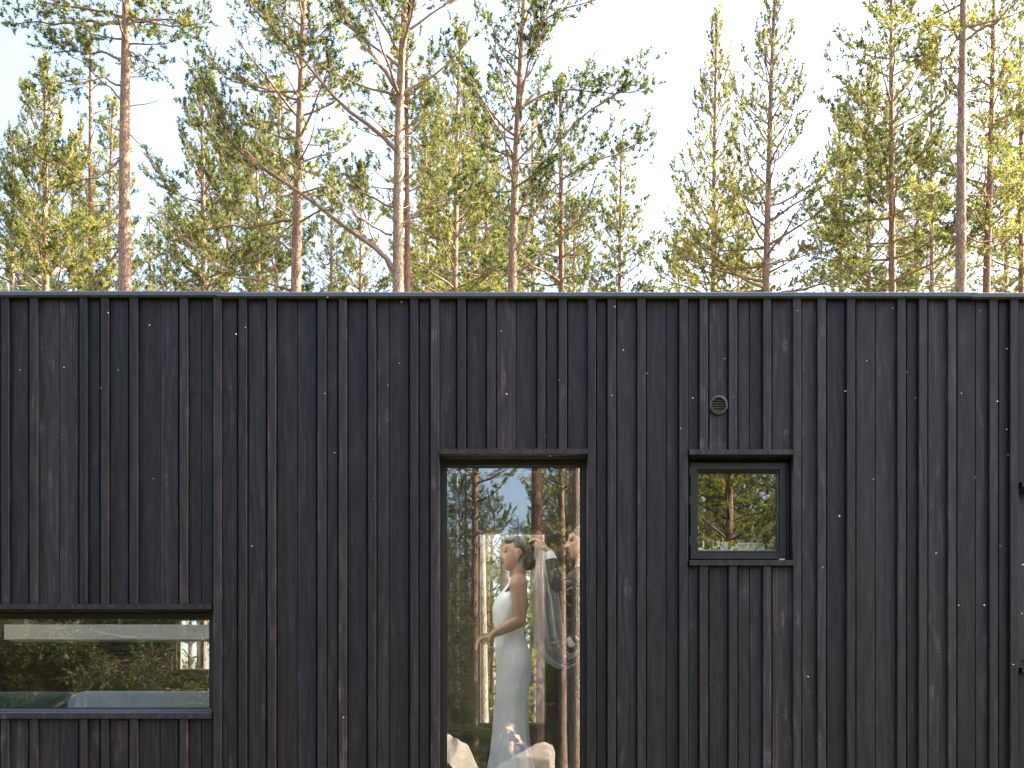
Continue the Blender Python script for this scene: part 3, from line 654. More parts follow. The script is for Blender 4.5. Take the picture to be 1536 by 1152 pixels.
front_tree(609, 21.5, 10, .105, 330, 1.3, 'thin second stem close beside the pale multi-limbed pine', 17, dens=.9, whorl=.55, bark='bark_red', elev=(15, 55))
F18 = front_tree(682, 28, 42, .14, 450, 1.6, 'narrow yellowish pine with pointed top between the pale pine and the forked pine', 18, dens=1.15, whorl=.42, prof=cone, elev=(10, 58), lean=[(440, 682), (150, 686), (42, 691)])
front_tree(730, 31, 175, .11, 470, 1.5, 'short slender pine low between taller trunks, left of the forked pine', 19, dens=1.1, whorl=.42, prof=cone, elev=(8, 55))
front_tree(769, 22, -150, .165, 330, 1.7, 'pine with several upswept forking limbs spreading right into the pale sky', 20, dens=.85, whorl=.6, elev=(20, 60), dead=6, lean=[(440, 768), (300, 771), (150, 778), (0, 786), (-150, 792)],
           limbs=[([(773,330),(790,290),(843,205),(903,168),(935,150),(960,128)], .024, .45), ([(771,400),(800,310),(868,252),(918,240),(945,235),(958,222)], .018, .55), ([(776,200),(790,110),(815,55),(838,5)], .026, .4), ([(777,172),(810,145),(868,140),(925,150),(970,148)], .022, .4),
                  ([(771,390),(790,350),(820,290),(842,262)], .018, .5), ([(770,420),(808,390),(850,370),(880,340)], .012, .5), ([(783,60),(810,45),(850,38),(900,30)], .02, .3), ([(778,110),(800,60),(806,10)], .02, .4), ([(774,240),(745,225),(725,205)], .014, .3), ([(780,120),(755,90),(735,50)], .018, .3)])
front_tree(839, 25, 128, .12, 420, 1.5, 'upright pine just right of the forked pine, seen behind its limbs', 21, dens=.9, whorl=.5, elev=(5, 55), dead=6, prof=cone, bark='bark_red')
front_tree(931, 28, 222, .09, 470, 1.15, 'lone small pine in the wide pale gap of sky', 22, dens=1.05, whorl=.36, prof=cone, elev=(5, 58))
front_tree(1071, 27, 22, .12, 480, 1.9, 'slim spire-shaped pine, left one of the pair right of the pale gap', 23, dens=.85, whorl=.42, prof=lambda t: (1 - t) ** .85 * .96 + .04, elev=(18, 68), lean=[(440, 1070), (220, 1072), (22, 1076)])
front_tree(1149, 24, -16, .15, 440, 2.0, 'pointed pine, right one of the pair right of the pale gap', 24, dens=.85, whorl=.46, prof=lambda t: (1 - t) ** .75 * .95 + .05, elev=(8, 66), lean=[(440, 1148), (280, 1152), (100, 1157), (-16, 1163)], dead=3)
front_tree(1340, 25, -120, .15, 420, 2.1, 'open-crowned pine left of the thick bare trunk at the right', 25, dens=.95, whorl=.55, elev=(0, 55), dead=5, prof=lambda t: (1 - t) ** .55 * .9 + .1,
           limbs=[([(1336,352),(1312,336),(1280,330),(1245,322)], .016, .5), ([(1336,388),(1300,375),(1262,362),(1235,360)], .015, .5), ([(1344,352),(1372,335),(1400,322)], .014, .5), ([(1336,305),(1318,303),(1275,306)], .015, .4), ([(1338,300),(1310,258),(1298,230)], .015, .4)])
front_tree(1441, 22, -280, .205, 40, 2.2, 'tall pine with thick pale pinkish trunk near the right edge', 26, dens=.95, whorl=.6, dead=18, elev=(-5, 45), lean=[(440, 1440), (200, 1441), (0, 1445), (-280, 1449)],
           limbs=[([(1438,60),(1420,28),(1398,-5)], .026, .4), ([(1446,62),(1480,45),(1510,28),(1540,-5)], .026, .45), ([(1434,272),(1408,290),(1380,312),(1355,320)], .02, .45), ([(1448,292),(1500,294),(1525,275),(1545,260)], .014, .35), ([(1447,352),(1480,366),(1510,355),(1535,345)], .018, .4),
                  ([(1436,145),(1400,120),(1370,100)], .014, .35), ([(1436,135),(1405,92),(1360,92)], .012, .4), ([(1447,140),(1490,140),(1530,150)], .014, .35), ([(1434,330),(1430,360),(1400,362)], .014, .4)])
front_tree(1479, 24, -60, .155, 400, 1.8, 'brownish-stemmed pine close behind the thick trunk at the right edge', 27, dens=.95, whorl=.5, elev=(5, 55), dead=5, lean=[(440, 1478), (200, 1485), (-60, 1490)], bark='bark_red')
front_tree(1531, 27, 60, .13, 470, 1.7, 'orange-barked pine cut by the right edge', 28, dens=1.0, whorl=.48, elev=(5, 55), bark='bark_red')
front_tree(1262, 36, 150, .12, 500, 1.6, 'faint farther pine between the pointed pair and the open-crowned pine', 29, dens=1.0, whorl=.5, prof=cone)
front_tree(1400, 34, 90, .13, 500, 1.7, 'farther pine filling the space left of the thick right trunk', 30, dens=1.0, whorl=.5, prof=cone)
F31 = front_tree(386, 34, 165, .12, 500, 1.7, 'farther yellow-green pine left of the pinkish limb-rich pine', 31, dens=1.1, whorl=.5, prof=cone)
front_tree(500, 35, 270, .10, 520, 1.5, 'low far pine in the gap left of the pale multi-limbed pine', 32, dens=1.1, whorl=.48, prof=cone)
front_tree(250, 38, 300, .10, 540, 1.6, 'low far pine right of the thick left trunk', 33, dens=1.0, whorl=.5, prof=cone)
front_tree(640, 34, 120, .12, 500, 1.6, 'farther pine right behind the pale multi-limbed pine', 34, dens=1.05, whorl=.5, prof=cone)
front_tree(20, 30, 200, .12, 520, 1.6, 'light green pine cut by the left edge', 35, dens=1.1, whorl=.46, prof=cone)

HT = {}
for k_, (o_, D_, ty) in enumerate(((F14, 27, 105), (F18, 28, 42), (F31, 34, 165))): HT[k_] = (o_, Z(ty, D_ - D0) - o_.location.z)
FILL = [(108, 36, 250, 'just right of the bushy leftmost pine'), (160, 40, 150, 'just right of the slender reddish-stemmed pine'), (225, 44, 330, 'low down just right of the thick left trunk'), (345, 38, 215, 'just right of the dense green pine'), (415, 42, 120, 'just left of the straight pinkish pine'),
        (540, 43, 250, 'just left of the pale multi-limbed pine'), (655, 42, 180, 'just left of the narrow yellowish pine'), (712, 36, 100, 'just right of the narrow yellowish pine'), (800, 38, 160, 'just right of the forked pine trunk'), (862, 36, 300, 'low down left of the lone small pine'),
        (1022, 40, 350, 'low down left of the slim spire-shaped pine'), (1108, 42, 290, 'between the two pointed pines right of the pale gap'), (1300, 38, 120, 'just left of the open-crowned pine'), (1372, 40, 190, 'just right of the open-crowned pine'), (1508, 38, 140, 'between the brownish and the orange stems at the right edge'), (45, 38, 330, 'low down near the left edge of the roof')]
rf_ = random.Random(8)
for i, (px, D_, ty, wh) in enumerate(FILL):
    o_, h_ = HT[i % 3]; y = D_ - D0; x = X(px, y); z0 = float(gz(x, y)); sc_ = (Z(ty, y) - z0) / h_
    c_ = copy_tree(o_, None, (x, y, z0), rf_.uniform(0, 6.28), sc_); c_['label'] = 'distant pine ' + wh; c_['group'] = 'distant pines behind the house'
# ------------------------------------------------------------------ the wood behind the camera (seen mirrored in the panes)
def mirror_pos(px, dist):
    """photo column of a mirrored thing and its distance along the mirrored ray -> place in front of the house"""
    y = D0 + 2 * GY - dist; x = (px - 768) * dist / FP
    return (x, y, float(gz(x, y)))
def mirror_tree(px, dist, H, diam, base, spread, label, seed, style='pine', bark='bark', needle='needle', dens=1.0, whorl=.5, elev=(2, 52), prof=None, dead=0, name='pine_tree', K=14, sizeF=1.35, nb=(3, 5), limbs=(), group='trees in front of the house'):
    rs = np.random.default_rng(seed); l = mirror_pos(px, dist)
    g = grow(rs, H, diam / 2 / .85, base, spread, dens, whorl, nb, elev, style, dead, None, .9, prof, limbs, sizeF, K, None, .02)
    return place_tree(name, g, M[bark], M[needle], l, label, group, single=.02, tmat='twig_dark')
GB = 'trees in front of the house'
b1 = mirror_tree(711, 27, 17, .17, 6.2, 2.0, 'dark slender pine mirrored at the left of the tall window', 51, bark='bark_red', dens=.8, whorl=.6, dead=16)
b2 = mirror_tree(806, 25, 18, .27, 7.6, 2.2, 'thick pine trunk mirrored high in the tall window above the bride', 52, bark='bark_red', dens=.8, whorl=.65, dead=14)
b3 = mirror_tree(864, 21, 17, .19, 7.5, 2.0, 'sunlit pale pine trunk mirrored along the right edge of the tall window', 53, bark='bark_pale', dens=.9, whorl=.6, dead=8)
b4 = mirror_tree(843, 30, 14, .22, 5.5, 1.9, 'shaded rough pine trunk mirrored behind the trailing veil', 54, bark='bark', dens=1.0, whorl=.6, dead=20)
b5 = mirror_tree(1092, 24, 13, .19, 2.4, 2.6, 'broad leafy pine mirrored in the middle of the small window', 55, bark='bark_red', dens=1.0, whorl=.5, prof=lambda t: (1 - t) ** .5 * .9 + .1)
b6 = mirror_tree(7, 15, 15, .13, 7.0, 1.6, 'thin reddish pine mirrored at the left end of the long low window', 56, bark='bark_red', dens=.8, whorl=.6, dead=10)
sp = mirror_tree(120, 15, 12, .22, .7, 2.3, 'large spruce with drooping boughs mirrored in the left half of the long low window', 57, 'spruce', 'spruce_bark', 'spruce', dens=1.05, whorl=.30, elev=(-8, 30), prof=cone, name='spruce_tree', K=18, sizeF=1.2, nb=(4, 6))
bi = mirror_tree(687, 26, 11, .075, 4.6, 1.1, 'young birch with thin white stem mirrored at the left edge of the tall window', 58, 'birch', 'birch', 'leaf', dens=.7, whorl=.5, elev=(20, 60), name='birch_tree', K=8, sizeF=1.0)
def again(src, px, dist, rz, sc_, label, group=None):
    o = copy_tree(src, None, mirror_pos(px, dist), rz, sc_); o['label'] = label
    if group: o['group'] = group
    return o
again(sp, 262, 17, 2.1, .9, 'spruce mirrored at the right end of the long low window')
again(sp, -60, 20, 4.0, 1.1, 'dark spruce standing beyond the left end of the long low window')
again(sp, 190, 24, 1.1, 1.25, 'taller spruce mirrored deeper behind the two boughs in the long low window')
again(sp, 672, 20, .5, .42, 'small spruce mirrored low at the left edge of the tall window')
again(sp, 700, 30, 3.2, .75, 'spruce mirrored behind the thin birch stem')
again(sp, 838, 36, 5.2, .8, 'dark spruce mirrored behind the veil')
again(b5, 1180, 31, 1.3, 1.1, 'pine mirrored at the right side of the small window')
again(b5, 1030, 33, 2.6, 1.05, 'pine mirrored at the left side of the small window')
again(b5, 1120, 40, .4, 1.3, 'tall pine mirrored behind the broad pine in the small window')
again(b5, 1065, 45, 3.4, 1.35, 'far pine mirrored at the upper left of the small window')
again(sp, 778, 33, 2.2, .64, 'spruce mirrored over the bride head')
again(sp, 752, 40, 4.2, .70, 'spruce mirrored over the bride face and shoulder')
again(sp, 800, 42, .9, .72, 'spruce mirrored over the raised hand and veil')
again(b5, 742, 38, .8, .72, 'sunny pine mirrored over the bride shoulder')
again(b5, 905, 34, 4.4, .9, 'bushy pine standing right of the sunlit pale trunk in front of the house')
deep = 'deep wood mirrored in the windows'
rd = random.Random(21)
srcs = [b4, b5, sp, b2, sp, b5]
for i in range(44):
    px = -250 + i * 43 + rd.uniform(-18, 18); dist = rd.uniform(38, 66)
    if 660 < px < 790: dist = rd.uniform(42, 56)
    again(srcs[i % 6], px, dist, rd.uniform(0, 6.28), rd.uniform(.75, 1.1) if not 650 < px < 800 else rd.uniform(.66, .8), 'tree of the dense wood that stands behind the nearer mirrored trees', deep)
# lower wood behind the house, seen through the back windows
def behind(src, px, D, rz, s_, label):
    y = D - D0; x = X(px, y); o = copy_tree(src, None, (x, y, float(gz(x, y))), rz, s_); o['label'] = label; o['group'] = 'trees seen through the back windows'
behind(b5, 738, 26, 1.0, .62, 'low pine seen through the back window left of the bride')
behind(b5, 800, 30, 3.0, .66, 'low pine seen through the back window right of the bride')
behind(bi, 815, 21, 3.0, .9, 'birch seen through the back window beside the veil')
behind(b5, 285, 30, 5.0, .7, 'low pine seen through the back window of the left room')
behind(sp, 770, 38, 5.0, .5, 'small spruce seen through the back window behind the bride')
for px, D, lab, bk in ((723, 19, 'thick bare pine stem seen through the left of the back window', 'bark_pale'), (757, 20.5, 'grey pine stem seen through the back window behind the bride face', 'bark'), (813, 18.5, 'sunlit pine stem seen through the right of the back window', 'bark_pale')):
    y = D - D0; x = X(px, y); rs = np.random.default_rng(int(px)); g_ = grow(rs, 9.5 if px == 757 else 7.5, .12, 5.6, 1.2, .9, .5, (3, 4), (10, 50), 'pine', 5, None, .9, None, (), 1.3, 14, None, .018)
    place_tree('pine_tree', g_, M[bk], M['needle'], (x, y, float(gz(x, y))), lab, 'trees seen through the back windows', single=.02)
# ground cover
def undergrowth():
    rs = np.random.default_rng(5); n = 7000
    x = rs.uniform(-22, 22, n); y = rs.uniform(-34, 40, n)
    ok = ~((np.abs(x) < 5.2) & (y > -1.0) & (y < 4)) & ~((np.abs(x) < .5) & (y > -7.2) & (y < -5.0)); x, y = x[ok], y[ok]
    k = 3; x = np.repeat(x, k) + rs.normal(size=len(x) * k) * .12; y = np.repeat(y, k) + rs.normal(size=len(y) * k) * .12
    h = rs.uniform(.05, .38, len(x)) * np.where(rs.uniform(size=len(x)) < .15, 1.7, 1)
    pos = np.stack([x, y, gz(x, y) + h * .6], 1); d = rs.normal(size=(len(x), 3)) * .5 + UP
    V, F, t = needles_np(pos, d, rs, 1.0, 7, .06, (20, 100), (.05, .12), .12)
    o = link('undergrowth', np_mesh('undergrowth', V, F, False, t), M['berry']); tag(o, 'low bilberry and heather covering the forest floor', 'undergrowth', None, 'stuff')
undergrowth()
# boulders by the photographer
def boulder(name, c, r, seed, label, top, tilt=0.0):
    rs = np.random.default_rng(seed); bm = bmesh.new(); bmesh.ops.create_icosphere(bm, subdivisions=5, radius=1)
    ks = rs.normal(size=(9, 3)) * 2.0; ph = rs.uniform(0, 6.28, 9); pl = [(unit(rs.normal(size=3)), rs.uniform(.42, .72)) for _ in range(12)]
    for v in bm.verts:
        p = np.array(v.co)
        for nrm, dd in pl:
            q = p @ nrm
            if q > dd: p = p - nrm * (q - dd) * .97
        p = p * (1 + .014 * sum(math.sin(ks[i] @ p * 1.6 + ph[i]) + .5 * math.sin(ks[i] @ p * 5 + ph[i]) for i in range(9)))
        v.co = Matrix.Rotation(tilt, 3, 'Y') @ Vector(p * np.array(r))
    zt = max(v.co.z for v in bm.verts); me = bpy.data.meshes.new(name); bm.to_mesh(me); bm.free(); me.materials.append(M['rock'])
    me.polygons.foreach_set('use_smooth', [True] * len(me.polygons))
    o = bpy.data.objects.new(name, me); col.objects.link(o); o.location = (c[0], c[1], top - zt); tag(o, label, 'boulder', 'boulders on the forest floor'); return o
boulder('boulder', (.13, -5.52), (.50, .21, .62), 6, 'sloping tan boulder mirrored at the foot of the tall window in front of the photographer', ZC - .055, .42)
boulder('boulder', (.75, -5.6), (.5, .35, .55), 14, 'low boulder standing right of the photographer', ZC - .35, .1)
boulder('boulder', (-.60, -7.0), (.34, .36, .85), 12, 'angular grey boulder mirrored in the lower left corner of the tall window', ZC + .035)

# ------------------------------------------------------------------ people
def cone_pts(mb, p0, p1, r0, r1, n=14, sq=1.0, axis=None):
    p0, p1 = np.array(p0, float), np.array(p1, float); d = unit(p1 - p0); ref = np.array([0, 0, 1.0]) if abs(d[2]) < .9 else np.array([1.0, 0, 0])
    if axis is not None: ref = np.array(axis, float)
    u = unit(np.cross(d, ref)); w = np.cross(u, d); vs, fs = [], []
    prof = [(-.9, .42), (-.5, .85), (0, 1.0)]
    rings = [(p0 + d * r0 * a, r0 * b) for a, b in prof] + [(p1 - d * r1 * a, r1 * b) for a, b in prof[::-1]]
    for c, r in rings:
        for k_ in range(n):
            a = 2 * math.pi * k_ / n; vs.append(c + r * (math.cos(a) * u * sq + math.sin(a) * w))
    m = len(rings)
    for i in range(m - 1):
        for k_ in range(n): fs.append((i*n + k_, i*n + (k_+1) % n, (i+1)*n + (k_+1) % n, (i+1)*n + k_))
    fs.append(tuple(range(n))[::-1]); fs.append(tuple(range((m-1)*n, m*n)))
    mb.add(vs, fs)
def ell(mb, c, r, rot=0.0, n=18, m=12):
    vs, fs = [], []; cr, sr = math.cos(rot), math.sin(rot)
    for i in range(1, m):
        t = math.pi * i / m
        for k_ in range(n):
            a = 2 * math.pi * k_ / n; x, y, z = r[0] * math.sin(t) * math.cos(a), r[1] * math.sin(t) * math.sin(a), r[2] * math.cos(t)
            vs.append((c[0] + x * cr + z * sr, c[1] + y, c[2] - x * sr + z * cr))
    top = len(vs); vs.append((c[0] + r[2] * sr, c[1], c[2] + r[2] * cr)); bot = len(vs); vs.append((c[0] - r[2] * sr, c[1], c[2] - r[2] * cr))
    for i in range(m - 2):
        for k_ in range(n): fs.append((i*n + k_, (i+1)*n + k_, (i+1)*n + (k_+1) % n, i*n + (k_+1) % n))
    for k_ in range(n): fs.append((top, k_, (k_+1) % n)); fs.append((bot, (m-2)*n + (k_+1) % n, (m-2)*n + k_))
    mb.add(vs, fs)
def chain(mb, pts, rad, **kw):
    for i in range(len(pts) - 1): cone_pts(mb, pts[i], pts[i+1], rad[i], rad[i+1], **kw)
def fused(mb, name, mat, parent, voxel=.008, smooth=3, base=(0, 0, 0)):
    """several overlapping forms grown together into one continuous surface"""
    me = bpy.data.meshes.new(name); b = np.array(base); me.from_pydata([tuple(np.array(v) - b) for v in mb.v], [], mb.f)
    bm = bmesh.new(); bm.from_mesh(me); bmesh.ops.recalc_face_normals(bm, faces=bm.faces); bm.to_mesh(me); bm.free()
    o = bpy.data.objects.new('tmp', me); col.objects.link(o)
    r_ = o.modifiers.new('r', 'REMESH'); r_.mode = 'VOXEL'; r_.voxel_size = voxel
    s_ = o.modifiers.new('s', 'SMOOTH'); s_.factor = .5; s_.iterations = smooth
    dg = bpy.context.evaluated_depsgraph_get(); nm = bpy.data.meshes.new_from_object(o.evaluated_get(dg)); bpy.data.objects.remove(o); bpy.data.meshes.remove(me)
    nm.name = name; nm.materials.clear(); nm.materials.append(mat); nm.polygons.foreach_set('use_smooth', [True] * len(nm.polygons))
    q = bpy.data.objects.new(name, nm); col.objects.link(q); q.parent = parent; return q
def hand(mb, wrist, fwd, palm_n, size=1.0, curl=.5, thumb=1):
    """palm, four unequal bent fingers and a thumb leaving the side of the palm"""
    w = np.array(wrist, float); f = unit(np.array(fwd, float)); nrm = unit(np.array(palm_n, float) - f * np.dot(palm_n, f)); s = np.cross(f, nrm)
    k = .085 * size; c = w + f * k * .55
    for q in (-.6, -.2, .2, .6): cone_pts(mb, w + f * .012 + s * q * .030 * size, w + f * k + s * q * .040 * size, .012 * size, .0115 * size, 8)
    for q, ln in ((-.6, .060), (-.2, .072), (.2, .078), (.6, .068)):
        p = w + f * k + s * q * .044 * size; d = f.copy(); a = 0
        for sg, fr in ((.42, .0088), (.32, .0082), (.26, .0072)):
            a += curl * .75; d = f * math.cos(a) + nrm * math.sin(a); e = p + d * ln * size * sg * 1.05; cone_pts(mb, p, e, fr * size, fr * size * .92, 8); p = e
    p = w + f * .022 * size + s * thumb * .026 * size; d = unit(f * .7 + s * thumb * .75 + nrm * .35); e = p + d * .042 * size; cone_pts(mb, p, e, .012 * size, .0095 * size, 8)
    d = unit(d + f * .6 + nrm * .5 * curl); cone_pts(mb, e, e + d * .032 * size, .0095 * size, .0078 * size, 8)
def head(mb, c, s=1.0, fx=-1, tilt=0.0):
    """profile along x, looking towards fx"""
    X_ = lambda dx, dy, dz: (c[0] + fx * dx * s, c[1] + dy * s, c[2] + dz * s)
    ell(mb, X_(-.012, 0, .025), (.092 * s, .074 * s, .088 * s)); ell(mb, X_(.030, 0, -.035), (.060 * s, .058 * s, .078 * s))
    cone_pts(mb, X_(.062, 0, -.082), X_(.050, 0, -.085), .020 * s, .026 * s, 10); ell(mb, X_(.070, 0, .030), (.024 * s, .052 * s, .030 * s))
    cone_pts(mb, X_(.082, 0, .018), X_(.104, 0, -.022), .010 * s, .014 * s, 10); cone_pts(mb, X_(.086, -.012, -.026), X_(.086, .012, -.026), .011 * s, .011 * s, 8)
    cone_pts(mb, X_(.078, -.016, -.050), X_(.078, .016, -.050), .011 * s, .011 * s, 8); cone_pts(mb, X_(.075, -.014, -.062), X_(.075, .014, -.062), .011 * s, .011 * s, 8)
    for sy_ in (-1, 1): ell(mb, X_(-.008, .074 * sy_, -.005), (.020 * s, .010 * s, .030 * s)); ell(mb, X_(.055, .036 * sy_, -.018), (.022 * s, .020 * s, .022 * s))
def face_bits(root, c, s, fx):
    for sy_ in (-1, 1):
        mb = MB(); ell(mb, (c[0] + fx * .074 * s, c[1] + .031 * s * sy_, c[2] + .010 * s), (.011 * s, .013 * s, .009 * s), 0, 10, 6); mb.build('eye', M['eye'], root, (0, 0, 0), True)
    mb = MB(); ell(mb, (c[0] + fx * .086 * s, c[1], c[2] - .055 * s), (.007 * s, .021 * s, .009 * s), 0, 10, 6); mb.build('lips', M['lips'], root, (0, 0, 0), True)
def localize(root):
    """children were modelled in world space: hang them on the root without moving them"""
    for ch in root.children: ch.matrix_parent_inverse = Matrix.Translation(root.location).inverted()

BY = 1.35
def B(px, py, dy=0.0): v = P(px, py, BY); return np.array([v.x, v.y + dy, v.z])
bride = empty('person', (X(770, BY), BY, Z_FLOOR)); tag(bride, 'bride in a white satin gown standing in profile behind the tall window', 'person')
hc = B(776, 831); zf = Z_FLOOR
mb = MB(); head(mb, hc, 1.06, -1)
chain(mb, [B(779, 848), B(778, 868), B(776, 884)], [.050, .050, .062])
ell(mb, B(772, 905), (.092, .150, .115)); ell(mb, B(765, 940), (.078, .118, .105)); ell(mb, B(770, 985), (.100, .160, .125)); ell(mb, B(755, 912, -.06), (.050, .058, .055)); ell(mb, B(755, 912, .06), (.050, .058, .055))
cone_pts(mb, B(778, 876, -.10), B(778, 876, .10), .058, .058)
for sg in (-1, 1):
    chain(mb, [B(771, 990, .08 * sg), B(768, 1095, .085 * sg), B(772, 1195, .085 * sg)], [.085, .055, .038]); chain(mb, [(B(772, 1200)[0], BY + .085 * sg, zf + .05), (B(752, 1200)[0], BY + .09 * sg, zf + .028)], [.036, .026])
sh_, el_, wr_ = B(778, 882, -.165), B(780, 936, -.19), B(741, 955, -.20)
chain(mb, [B(777, 880, -.13), sh_, (sh_ + el_) / 2, el_], [.060, .058, .048, .040]); chain(mb, [el_, (el_ * .6 + wr_ * .4), wr_], [.042, .040, .027])
hand(mb, wr_, wr_ - el_ + np.array([-.05, 0, -.01]), (.0, .3, -1), 1.0, .55, 1)
sh2, el2, wr2 = B(776, 884, .165), B(776, 934, .19), B(742, 950, .12)
chain(mb, [B(777, 880, .13), sh2, el2], [.060, .056, .042]); chain(mb, [el2, wr2], [.041, .027]); hand(mb, wr2, (-.9, -.3, -.1), (0, -.3, -1), 1.0, .6, -1)
body = fused(mb, 'body', M['skin1'], bride, .0075)
mb = MB()                                            # hair: cap, swept back into a low bun
ell(mb, hc + np.array([.026, 0, .034]), (.094, .084, .090)); ell(mb, hc + np.array([.050, 0, -.030]), (.062, .076, .085)); ell(mb, hc + np.array([.082, 0, -.058]), (.048, .055, .052)); ell(mb, hc + np.array([-.038, 0, .078]), (.050, .066, .030), .25)
fused(mb, 'hair', M['hair'], bride, .008); face_bits(bride, hc, 1.0, -1)
# gown: front and back edges read off the picture row by row
rows = [(874, 763, 781, .095), (884, 757, 787, .130), (893, 749, 789, .150), (903, 742, 789.5, .158), (913, 739.5, 789, .160), (924, 740.5, 787, .150), (936, 742.5, 784, .138), (946, 743.5, 783.5, .130), (957, 743.5, 786, .138), (972, 743.5, 792, .158), (986, 744, 797, .176), (1000, 745, 797.5, .180), (1016, 745, 795, .178), (1036, 744, 792.5, .172), (1066, 742, 791, .172), (1100, 739, 792.5, .185), (1132, 735, 796, .205), (1165, 729, 802, .235), (1196, 722, 810, .27), (1208, 719, 813, .285)]
def gown():
    n = 56; vs, fs = [], []; yi = np.arange(868, 1209, 4.0); R_ = np.array(rows); rs = np.random.default_rng(3)
    for py in yi:
        f, b, dp = [np.interp(py, R_[:, 0], R_[:, j]) for j in (1, 2, 3)]
        c = B((f + b) / 2, py); hx = (b - f) / 2 * (D0 + BY) / FP; lo = max(0, (py - 1000) / 208)
        for k_ in range(n):
            a = 2 * math.pi * k_ / n; fold = 1 + lo * .075 * math.sin(9 * a + 1.3 * lo + .5) + lo * .03 * math.sin(17 * a) + .010 * math.sin(5 * a + py * .04) + (.012 * math.sin(py * .31 + 2 * a) if 925 < py < 990 else 0)
            vs.append((c[0] + hx * math.cos(a) * (1 + (fold - 1) * .7), c[1] + dp * math.sin(a) * fold, c[2]))
    for i in range(len(yi) - 1):
        for k_ in range(n):
            a = 2 * math.pi * (k_ + .5) / n; py = yi[i]
            lim = 890 + 12 * math.cos(a) if abs(math.sin(a)) < .8 else 893 + 7 * math.cos(a)     # neckline and armholes
            if py < lim and not (abs(abs(math.sin(a)) - .62) < .13 and math.cos(a) < .45): continue
            fs.append((i*n + k_, (i+1)*n + k_, (i+1)*n + (k_+1) % n, i*n + (k_+1) % n))
    mb = MB(); mb.add(vs, fs); me = mb.mesh('gown', True); me.materials.append(M['satin']); o = bpy.data.objects.new('gown', me); col.objects.link(o); o.parent = bride
    so = o.modifiers.new('thick', 'SOLIDIFY'); so.thickness = .004; so.offset = 1
gown()
for sg in (-1, 1):
    mb = MB(); mb.tube([B(757, 893, .085 * sg), B(763, 881, .088 * sg), B(771, 871, .085 * sg), B(780, 866, .080 * sg), B(787, 874, .085 * sg), B(789, 888, .09 * sg)], [.006] * 6, 6); mb.build('shoulder_strap', M['satin'], bride, (0, 0, 0), True)
localize(bride)

groom = empty('person', (X(866, BY), BY + .05, Z_FLOOR)); tag(groom, 'person in a dark suit lifting the veil at the right of the tall window', 'person')
GYo = .06
gc = B(875, 812, GYo)
mb = MB(); head(mb, gc, 1.06, -1); chain(mb, [B(880, 832, GYo), B(876, 855, GYo)], [.060, .066])
h1 = B(822, 832, -.10); hand(mb, h1, np.array([-.55, .05, .75]), (-.6, .3, -.4), 1.08, .75, 1); chain(mb, [B(826, 842, -.10), h1], [.030, .029])
h2 = B(852, 966, -.10); hand(mb, h2, np.array([-1.0, 0, .05]), (0, .2, -1), 1.08, .7, 1); chain(mb, [B(862, 960, -.10), h2], [.031, .029])
ell(mb, B(872, 900, GYo), (.10, .16, .2)); ell(mb, B(872, 980, GYo), (.10, .15, .12))
for sg in (-1, 1): chain(mb, [B(872, 985, GYo + .08 * sg), B(870, 1090, GYo + .09 * sg), B(872, 1190, GYo + .09 * sg)], [.08, .055, .04])
fused(mb, 'body', M['skin2'], groom, .008); face_bits(groom, gc, 1.06, -1)
mb = MB(); ell(mb, gc + np.array([.022, 0, .045]), (.100, .085, .085)); ell(mb, gc + np.array([.06, 0, -.01]), (.055, .078, .08)); fused(mb, 'hair', M['hair2'], groom, .009)
mb = MB()
ell(mb, B(872, 900, GYo), (.135, .215, .24)); ell(mb, B(871, 955, GYo), (.128, .195, .20)); ell(mb, B(872, 1000, GYo), (.130, .205, .16)); chain(mb, [B(872, 872, GYo - .17), B(872, 872, GYo + .17)], [.075, .075])
chain(mb, [B(870, 876, GYo - .19), B(842, 884, -.15), B(833, 876, -.13)], [.078, .062, .058]); chain(mb, [B(835, 878, -.13), B(826, 846, -.105)], [.058, .044])
chain(mb, [B(874, 880, GYo + .19), B(884, 930, GYo + .15), B(868, 958, -.06)], [.078, .062, .048]); chain(mb, [B(878, 950, 0), B(860, 962, -.10)], [.05, .042])
fused(mb, 'jacket', M['suit'], groom, .009)
mb = MB()
for sg in (-1, 1): chain(mb, [B(872, 1000, GYo + .085 * sg), B(871, 1095, GYo + .09 * sg), B(873, 1198, GYo + .09 * sg)], [.105, .078, .068])
fused(mb, 'trousers', M['suit'], groom, .010)
mb = MB()
for sg in (-1, 1):
    p_ = B(873, 1205, GYo + .09 * sg); chain(mb, [(p_[0] + .03, p_[1], zf + .045), (p_[0] - .16, p_[1], zf + .032)], [.045, .034])
fused(mb, 'shoes', M['cam'], groom, .008)
for p0_, p1_, r_ in ((B(827, 847, -.105), B(823, 837, -.102), .040), (B(862, 961, -.10), B(855, 965, -.10), .038)):
    mb = MB(); cone_pts(mb, p0_, p1_, r_, r_ * .96); mb.build('shirt_cuff', M['shirt'], groom, (0, 0, 0), True)
mb = MB(); chain(mb, [B(880, 846, GYo), B(877, 858, GYo)], [.068, .080]); mb.build('shirt_collar', M['shirt'], groom, (0, 0, 0), True)
localize(groom)
